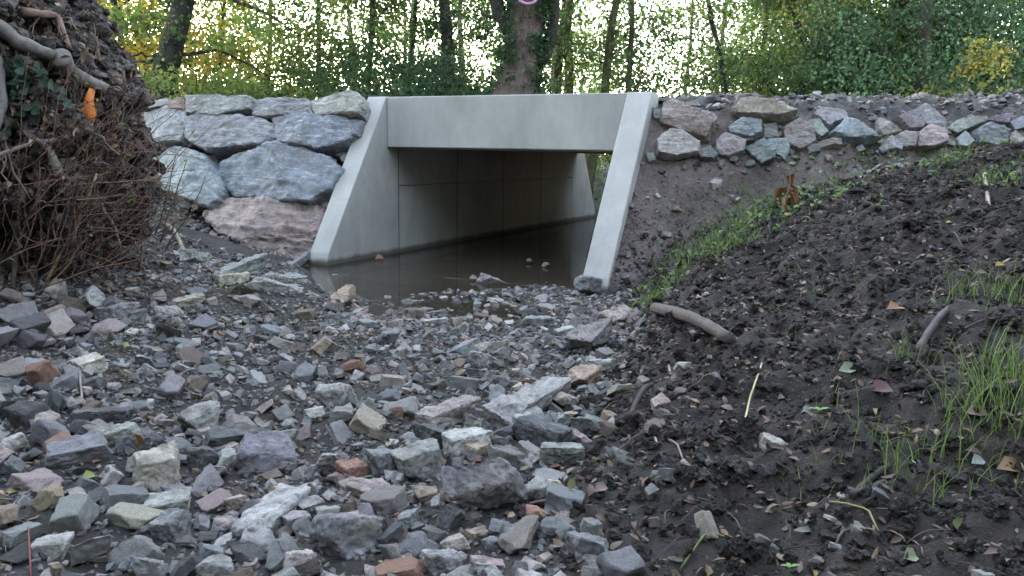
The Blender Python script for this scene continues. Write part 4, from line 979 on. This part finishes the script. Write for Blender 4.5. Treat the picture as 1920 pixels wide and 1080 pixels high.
for (p0, p1) in [((310, 470), (385, 330)), ((300, 455), (350, 300)), ((290, 440), (330, 290)), ((318, 440), (322, 350))]:
    a, b = ony(*p0, 4.2), ony(*p1, 4.25); C_ = curve(a, b, 8, -.03, .012, int(p0[0])); mb.tube(C_ - bl, np.linspace(.005, .002, 8), 5, (.09, .06, .05))
    for q in C_[2:]: ml.add(leaf_fold(.035, .018, .2, .2) @ rotm(0, rng.normal(0, .5), rng.uniform(0, 6)).T + q - bl, LQ, LT, (.20, .26, .08))
mb.build("shoots", M_WOOD, br); ml.build("leaves", M_LEAF, br)
T(stick("twig", [(352, 492), (330, 450), (305, 420)], 9, (.22, .18, .14), "short pale dead stem leaning at the foot of the root plate", "stem", .05), "short pale dead stem leaning at the foot of the root plate", "stem")

# ------------------------------------------------------------------ trees
PALS = dict(gold=[(.44, .30, .05), (.34, .26, .06), (.20, .20, .05)], yg=[(.16, .20, .05), (.12, .175, .05), (.22, .22, .07)],
            green=[(.055, .10, .042), (.075, .125, .048), (.10, .145, .055)], deep=[(.04, .08, .045), (.055, .10, .055), (.07, .12, .06)],
            blue=[(.075, .13, .085), (.095, .16, .10), (.11, .175, .09)])
def leaves_into(mb, C, n, rad, size, pal, r):
    """n leaves in a loose clump round C"""
    Pq = C[None] + np.clip(r.normal(0, .5, (n, 3)), -1.1, 1.1) * np.array([rad, rad, rad * .6])
    L_ = size * r.uniform(.6, 1.25, n); nm = r.normal(0, 1, (n, 3)) + np.array([0, 0, .6]); nm /= np.linalg.norm(nm, axis=1)[:, None]
    t = np.cross(nm, r.normal(0, 1, (n, 3))); t /= np.linalg.norm(t, axis=1)[:, None]; b = np.cross(nm, t)
    wv_ = r.uniform(.28, .42, n)
    V = np.stack([Pq, Pq + t * (L_ * .5)[:, None] + b * (L_ * wv_)[:, None] + nm * (L_ * .08)[:, None], Pq + t * L_[:, None], Pq + t * (L_ * .5)[:, None] - b * (L_ * wv_)[:, None] + nm * (L_ * .08)[:, None]], 1).reshape(-1, 3)
    Q = np.arange(4 * n).reshape(n, 4); pc = np.array(pal); base = pc[r.integers(len(pc))] * r.uniform(.75, 1.25)
    c = base[None] * r.uniform(.6, 1.45, (n, 1)); mb.add(V, Q, None, np.repeat(c, 4, 0))
def tree(name, label, px, ptop, d, wpx, Ht, R, z0, z1, ncl, npl, lsize, pal, bark, seed, group, limbs=7, crad=.55, ivy=0, taper=.35, bias=None):
    r = np.random.default_rng(seed); b0 = ony(px, 178, d); t0 = ony(ptop, 0, d); zg = hz(b0[0], b0[1])
    dr = (t0 - b0) / (t0[2] - b0[2]); base = b0 + dr * (zg - .1 - b0[2]); base = np.array([*base[:2], zg - .1])
    e = empty(name, base, label, "tree" if name != "bush" else "bush", group)
    rad = wpx * d / F / 2; npt = 16; tt = np.linspace(0, 1, npt); hs = tt * Ht
    path = base[None] + dr[None] * hs[:, None]; wob = np.cumsum(r.normal(0, .03, (npt, 3)), 0) * np.array([1, 1, 0]); path = path + wob * min(1, rad * 10)
    path[:, :2] -= (wob * min(1, rad * 10))[3, :2]
    rr = rad * (1 - (1 - taper) * tt) * (1 + .5 * np.exp(-hs / .35)); mb = MB(); mb.tube(path - base, rr, 14 if wpx > 30 else 8, bark, .16, seed)
    ends = []
    for k in range(limbs):
        f = r.uniform(.18, .98); i = f * (npt - 1); p0 = np.array([np.interp(i, range(npt), path[:, q]) for q in range(3)])
        az = r.uniform(0, 6.28); up = r.uniform(.0, .9); ln = R * r.uniform(.45, 1.0)
        p1 = p0 + np.array([math.cos(az) * ln, math.sin(az) * ln, up * ln]); C_ = curve(p0, p1, 9, r.normal(.05, .12) * ln, .05, seed + k)
        r0 = rad * r.uniform(.22, .45); mb.tube(C_ - base, np.linspace(max(r0, .012), .006, 9), 6, np.array(bark) * .8)
        for q in range(4):
            s = C_[r.integers(3, 9)]; e2 = s + np.array([r.normal(0, .4), r.normal(0, .4), r.normal(0, .3)]) * R * .5
            mb.tube(curve(s, e2, 5, r.normal(0, .1), .02, k * 7 + q) - base, np.linspace(.012, .004, 5), 4, np.array(bark) * .7); ends += [e2, s]
    if limbs or wpx: mb.build("trunk", M_BARK, e)
    lb = MB()
    for k in range(int(ncl * 3.0)):
        if ends and r.random() < .35: c = ends[r.integers(len(ends))] + r.normal(0, .25, 3)
        else:
            a = r.uniform(0, 6.28); q = R * math.sqrt(r.random()); z = z0 + (z1 - z0) * r.random() ** 1.7; ax = base + dr * (z - base[2]); c = np.array([ax[0] + q * math.cos(a), ax[1] + q * math.sin(a), z])
        if c[2] < z0: c[2] = z0 + r.random() * .8
        leaves_into(lb, c - base, max(6, int(npl * r.uniform(.5, 1.5))), crad * r.uniform(.6, 1.4), lsize, PALS[pal], r)
    if ivy:
        for k in range(ivy):
            z = r.uniform(0, 5); ax = base + dr * z; a = r.uniform(0, 6.28); c = ax + np.array([math.cos(a), math.sin(a), 0]) * rad * 1.1
            leaves_into(lb, c - base, 26, .22, .075, PALS['deep'], r)
    if lb.n: lb.build("crown", M_LEAF, e)
    return e, base, dr
BK, BD, BM = (.10, .08, .062), (.045, .038, .034), (.10, .10, .045)
GT = "trees standing behind the embankment"
TREES = [
("ivy_clad_tree", "leaning ivy-clad tree at left among golden foliage", 302, 345, 13, 44, 9, 2.6, 2.6, 8, 26, 80, .085, 'yg', BD, 1, 9, .5, 80),
("golden_tree", "yellow-leaved tree with spreading bare branches behind the root plate", 245, 215, 15, 12, 8, 2.4, 1.6, 7, 60, 90, .085, 'gold', BD, 2, 14, .55, 0),
("golden_tree", "second yellow-leaved tree seen under the ivy-clad tree's lean", 170, 190, 17, 14, 8, 2.4, 1.4, 7, 55, 90, .09, 'gold', BD, 3, 8, .55, 0),
("slender_tree", "slender pale tree with thin yellow-green foliage right of the ivy-clad tree", 500, 505, 20, 12, 9, 2.2, 2, 8, 34, 60, .085, 'yg', BK, 4, 8, .5, 0),
("slender_tree", "thin tree with loose green leaves above the wall's long top boulder", 410, 425, 16, 9, 8, 2.2, 1.6, 7, 42, 62, .08, 'yg', BD, 5, 8, .5, 0),
("slender_tree", "thin leafy tree above the boulder beside the wing wall", 600, 595, 17, 12, 9, 2.1, 1.5, 7, 62, 70, .075, 'green', BD, 6, 8, .5, 0),
("slender_tree", "leafy tree above the left end of the concrete beam", 690, 700, 15, 12, 9, 2.0, 1.5, 7, 66, 75, .072, 'green', BD, 7, 9, .45, 0),
("ivy_clad_tree", "dark ivy-covered trunk left of the thick brown trunk", 845, 828, 13.5, 26, 9, 1.7, 1.6, 7, 58, 80, .07, 'deep', BD, 8, 8, .45, 90),
("slender_tree", "leafy sapling between two ivy trunks above the beam", 765, 780, 15, 10, 8, 1.6, 1.5, 6.5, 50, 70, .07, 'green', BD, 9, 7, .45, 0),
("slender_tree", "slim mossy trunk first to the right of the thick brown trunk", 1042, 1058, 15, 16, 10, 1.5, 2.6, 8, 22, 55, .075, 'green', BM, 11, 6, .45, 0),
("slender_tree", "slim mossy trunk second to the right of the thick brown trunk", 1068, 1070, 14.5, 18, 10, 1.4, 2.6, 8, 24, 60, .075, 'green', BM, 12, 6, .45, 0),
("slender_tree", "mossy leaning trunk above the right half of the beam", 1132, 1156, 14, 19, 10, 1.4, 2.0, 8, 40, 60, .075, 'green', BM, 13, 6, .45, 12),
("slender_tree", "thin brown trunk above the beam's right end", 1178, 1187, 14, 13, 10, 1.3, 3.0, 8, 18, 45, .075, 'green', BK, 14, 6, .4, 0),
("slender_tree", "crooked thin dark trunk against the bright sky gap", 1362, 1325, 15, 12, 8, 1.9, 2.0, 7, 36, 62, .075, 'green', BD, 15, 8, .5, 0),
("slender_tree", "dark slender tree at the left edge of the dense green wood", 1425, 1445, 17, 11, 9, 1.9, 1.4, 8, 62, 85, .085, 'green', BD, 16, 8, .5, 0),
("forked_tree", "black forked tree leaning right in the dense wood", 1505, 1568, 15, 20, 9, 1.9, 2.4, 8, 40, 80, .085, 'green', BD, 17, 9, .5, 0),
("forked_tree", "dark leaning trunk crossing the black forked tree", 1535, 1480, 16, 17, 9, 1.9, 1.8, 8, 60, 85, .085, 'yg', BD, 18, 8, .5, 0),
("broad_tree", "dark trunk behind the short pale trunk in the dense wood", 1685, 1692, 16, 32, 9, 2.3, 1.8, 8, 85, 90, .09, 'deep', BD, 19, 9, .6, 0),
("broad_tree", "short pale brown trunk under heavy blue-green foliage at right", 1727, 1742, 13, 28, 8, 1.9, 2.1, 7, 85, 95, .075, 'blue', BK, 20, 8, .5, 0),
("broad_tree", "dense green tree at the right edge with a dark arched limb", 1850, 1830, 16, 24, 9, 2.4, 1.4, 8, 100, 95, .09, 'green', BD, 21, 9, .6, 0),
("broad_tree", "green tree cut by the right picture edge", 1990, 1970, 15, 24, 9, 2.4, 1.2, 8, 85, 95, .09, 'yg', BD, 22, 8, .6, 0),
("broad_tree", "tree filling the wood between the forked and the pale trunk", 1610, 1600, 19, 18, 9, 2.4, 1.2, 8, 110, 95, .095, 'green', BD, 23, 8, .6, 0),
]
for (nm, lab, px, pt, d, wp, Ht, R, z0, z1, ncl, npl, ls, pl, bk, sd_, lm, cr, ivy) in TREES:
    tree(nm, lab, px, pt, d, wp, Ht, R, z0, z1, ncl, int(npl * (1.9 if px < 1000 else 1.35)), ls * .9, pl, bk, sd_, GT, lm, cr, ivy)
def limbs_on(e, base, d, sets, bark):
    mb = MB()
    for pts, r0, r1 in sets:
        G = np.array([ony(*a, d) for a in pts]); t = np.linspace(0, 1, len(G)); tt = np.linspace(0, 1, 16)
        mb.tube(np.stack([np.interp(tt, t, G[:, i]) for i in range(3)], 1) + np.random.default_rng(len(pts)).normal(0, .012, (16, 3)) - base, np.linspace(r0, r1, 16), 6, bark, .1, 4)
    mb.build("limbs", M_BARK, e)
iv_t = [o for o in bpy.data.objects if o.get("label", "").startswith("leaning ivy-clad")][0]; ib = np.array(iv_t.location)
limbs_on(iv_t, ib, 13, [([(345, -30), (400, -20), (440, 0), (500, 25), (560, 62)], .05, .014), ([(318, 105), (360, 100), (410, 92), (450, 112), (505, 140)], .04, .012),
    ([(312, 95), (270, 118), (232, 98), (205, 62), (190, 60)], .04, .015), ([(232, 98), (228, 70), (196, 66)], .022, .01), ([(330, 40), (280, 30), (240, 45), (200, 20)], .03, .01), ([(300, 120), (265, 100), (235, 110), (220, 150)], .025, .01)], BD)
# the thick trunk with its limbs, stub and painted ring
e, base, dr = tree("old_tree", "thick brown-barked tree with ivy at its base and a pink painted ring", 970, 992, 11.5, 74, 10, 2.2, 3.6, 8.5, 40, 70, .075, 'deep', (.17, .125, .11), 33, GT, 4, .5, 0, .6)
mb = MB()
for pts, r0, r1 in [([(1000, 118), (1022, 105), (1036, 60), (1040, 0), (1046, -80)], .10, .07), ([(955, 60), (938, 25), (925, -30)], .10, .09), ([(1002, 60), (1018, 20), (1030, -40)], .09, .07),
                    ([(940, 40), (915, 30), (900, 24)], .025, .012), ([(1020, 70), (1045, 50), (1062, 40)], .02, .008), ([(1024, 62), (1040, 68), (1055, 80)], .018, .008)]:
    G = np.array([ony(*a, 11.45) for a in pts]); t = np.linspace(0, 1, len(G)); tt = np.linspace(0, 1, 14)
    mb.tube(np.stack([np.interp(tt, t, G[:, i]) for i in range(3)], 1) - base, np.linspace(r0, r1, 14), 9, BD, .15, 4)
mb.build("limbs", M_BARK, e)
lb = MB(); r = np.random.default_rng(5)
for k in range(150):
    z = base[2] + r.uniform(.6, 2.6); ax = base + dr * (z - base[2]); s = r.choice([-1, 1], p=[.45, .55]); a = r.uniform(-1.2, .2)
    c = ax + np.array([s * .30 * math.cos(a), -.30 * abs(math.sin(a)) - .05, 0]); leaves_into(lb, c - base, 24, .13, .06, PALS['deep'], r)
lb.build("ivy", M_LEAF, e)
rc = ony(990, -3, 11.1); ax = (dr / np.linalg.norm(dr)); th = np.linspace(0, 2 * np.pi, 25); mb = MB()
mb.tube(np.stack([rc[0] + .115 * np.cos(th), np.full(25, rc[1]), rc[2] + .07 * np.sin(th)], 1) - base, .022, 6, (.5, .3, .45)); mb.build("painted_ring", M_PAINT, e)
# low shrubs behind the crest
GBU = "bushes along the far side of the embankment"
for k, (px, d, R, zt, pl, lab) in enumerate([
    (1600, 11.5, 1.0, 2.0, 'blue', "low blue-green bush under the dense wood left of the pale trunk"), (1500, 12.5, 1.0, 1.7, 'green', "low bush under the black forked tree"),
    (1820, 11.5, 1.1, 2.2, 'yg', "yellowish bush right of the short pale trunk"), (1905, 11.5, 1.1, 2.1, 'blue', "bush at the right picture edge behind the crest"),
    (1690, 13, 1.1, 2.0, 'green', "bush right behind the low blue-green one"), (470, 13, 1.5, 2.1, 'yg', "low yellow-green bush above the wall's top course"),
    (640, 12.5, 1.2, 2.0, 'green', "low green bush above the wing wall's left top"), (370, 12, 1.1, 2.2, 'yg', "bush at the foot of the ivy-clad leaning tree"),
    (780, 12.5, 1.2, 2.1, 'deep', "dark bush behind the beam's left half"), (1270, 16, 1.3, 1.75, 'yg', "thin pale bush under the bright sky gap"),
    (890, 12.5, .8, 1.9, 'green', "bush touching the left of the thick brown trunk"), (1105, 17, 1.3, 1.9, 'yg', "bush seen through the gap beside the far wing wall"), (1160, 19, 1.5, 2.0, 'green', "bush behind the right wing wall beyond the stream"),
    (1050, 20, 1.5, 1.8, 'green', "bush on the far bank beyond the culvert")]):
    b = ony(px, 178, d); zg = hz(b[0], b[1]); base_ = np.array([b[0], b[1], zg]); r = np.random.default_rng(900 + k)
    e = empty("bush", base_, lab, "bush", GBU); mb, lb = MB(), MB()
    for i in range(12):
        a = r.uniform(0, 6.28); q = np.array([math.cos(a) * R * r.uniform(.2, .9), math.sin(a) * R * r.uniform(.2, .9), (zt - zg) * r.uniform(.5, 1)]); mb.tube(curve((0, 0, -.05), q, 6, .1, .02, i), np.linspace(.014, .004, 6), 4, BD)
    for i in range(42):
        a = r.uniform(0, 6.28); f = R * math.sqrt(r.random()); leaves_into(lb, np.array([math.cos(a) * f, math.sin(a) * f, r.uniform(.2, (zt - zg)) - .25 * f]), 55, .33, .075, PALS[pl], r)
    mb.build("stems", M_BARK, e); lb.build("foliage", M_LEAF, e)
# green sapling leaning over the root plate, and the arching branch's tree
e, b_, d_ = tree("sapling", "sapling with fresh bright green leaves hanging over the root plate", 60, 40, 6.5, 10, 4, .9, 2.2, 3.8, 0, 0, .06, 'yg', BD, 55, None, 3)
lb = MB(); r = np.random.default_rng(77)
for k in range(26):
    c = ony(r.uniform(60, 185), r.uniform(-60, 40), 6.3) + r.normal(0, .12, 3); leaves_into(lb, c - b_, 26, .16, .055, [(.15, .24, .035), (.19, .27, .05)], r)
lb.build("crown", M_LEAF, e)
lb = MB(); r = np.random.default_rng(78)
yb = [o for o in bpy.data.objects if o.get('label', '').startswith('yellowish bush right')][0]
for k in range(16):
    c = ony(r.uniform(1790, 1900), r.uniform(80, 140), 11.0); leaves_into(lb, c - np.array(yb.location), 22, .16, .07, [(.42, .33, .08), (.34, .30, .09)], r)
lb.build('yellow_sprays', M_LEAF, yb)
# far wood, a mass behind everything
lb = MB(); r = np.random.default_rng(123)
for k in range(5200):
    px = r.uniform(-500, 2500); d = r.uniform(26, 42)
    dens = np.interp(px, [-500, 150, 350, 560, 900, 1150, 1210, 1340, 1400, 2500], [1, .9, .55, .6, .75, .55, .2, .35, 1, 1])
    z = r.uniform(.3, 9) if r.random() < .55 else r.uniform(.3, 3.5)
    if r.random() > dens: continue
    p_ = ony(px, 178, d); p_[2] = z; pl = 'gold' if px < 330 and r.random() < .6 else ('yg' if r.random() < .25 else 'green')
    leaves_into(lb, p_, 80, .8, .13, PALS[pl], r)
for k in range(1500):
    px = r.uniform(-500, 2500); d = r.uniform(46, 62)
    if r.random() > np.interp(px, [-500, 150, 350, 900, 1150, 1200, 1330, 1400, 2500], [1, 1, .75, .9, .8, .35, .5, 1, 1]): continue
    p_ = ony(px, 178, d); p_[2] = r.uniform(.5, 13); leaves_into(lb, p_, 46, 1.7, .34, PALS['yg' if r.random() < .2 else ('green' if px < 1250 else 'deep')], r)
for k in range(30):
    px = r.uniform(-400, 2400); d = r.uniform(24, 42); p_ = ony(px, 178, d); p_[2] = .2; lb.tube(curve(p_, p_ + [r.normal(0, .5), 0, 9], 6, 0, .1, k), np.linspace(.13, .06, 6) * r.uniform(.6, 1.3), 6, (.05, .042, .035))
for k in range(4300):                                  # unseen rest of the wood added behind the viewpoint to block low sky light
    a = r.uniform(math.pi * .90, math.pi * 2.10); d = r.uniform(10, 16); z = r.uniform(.2, 10.5)
    leaves_into(lb, np.array([math.cos(a) * d, math.sin(a) * d, z]), 26, 1.0, .34, PALS['green'], r)
o = lb.build("distant_woods", M_LEAF); T(o, "far mass of trees closing the view behind the embankment, and unseen trees behind the viewpoint", "woods", kind="stuff")
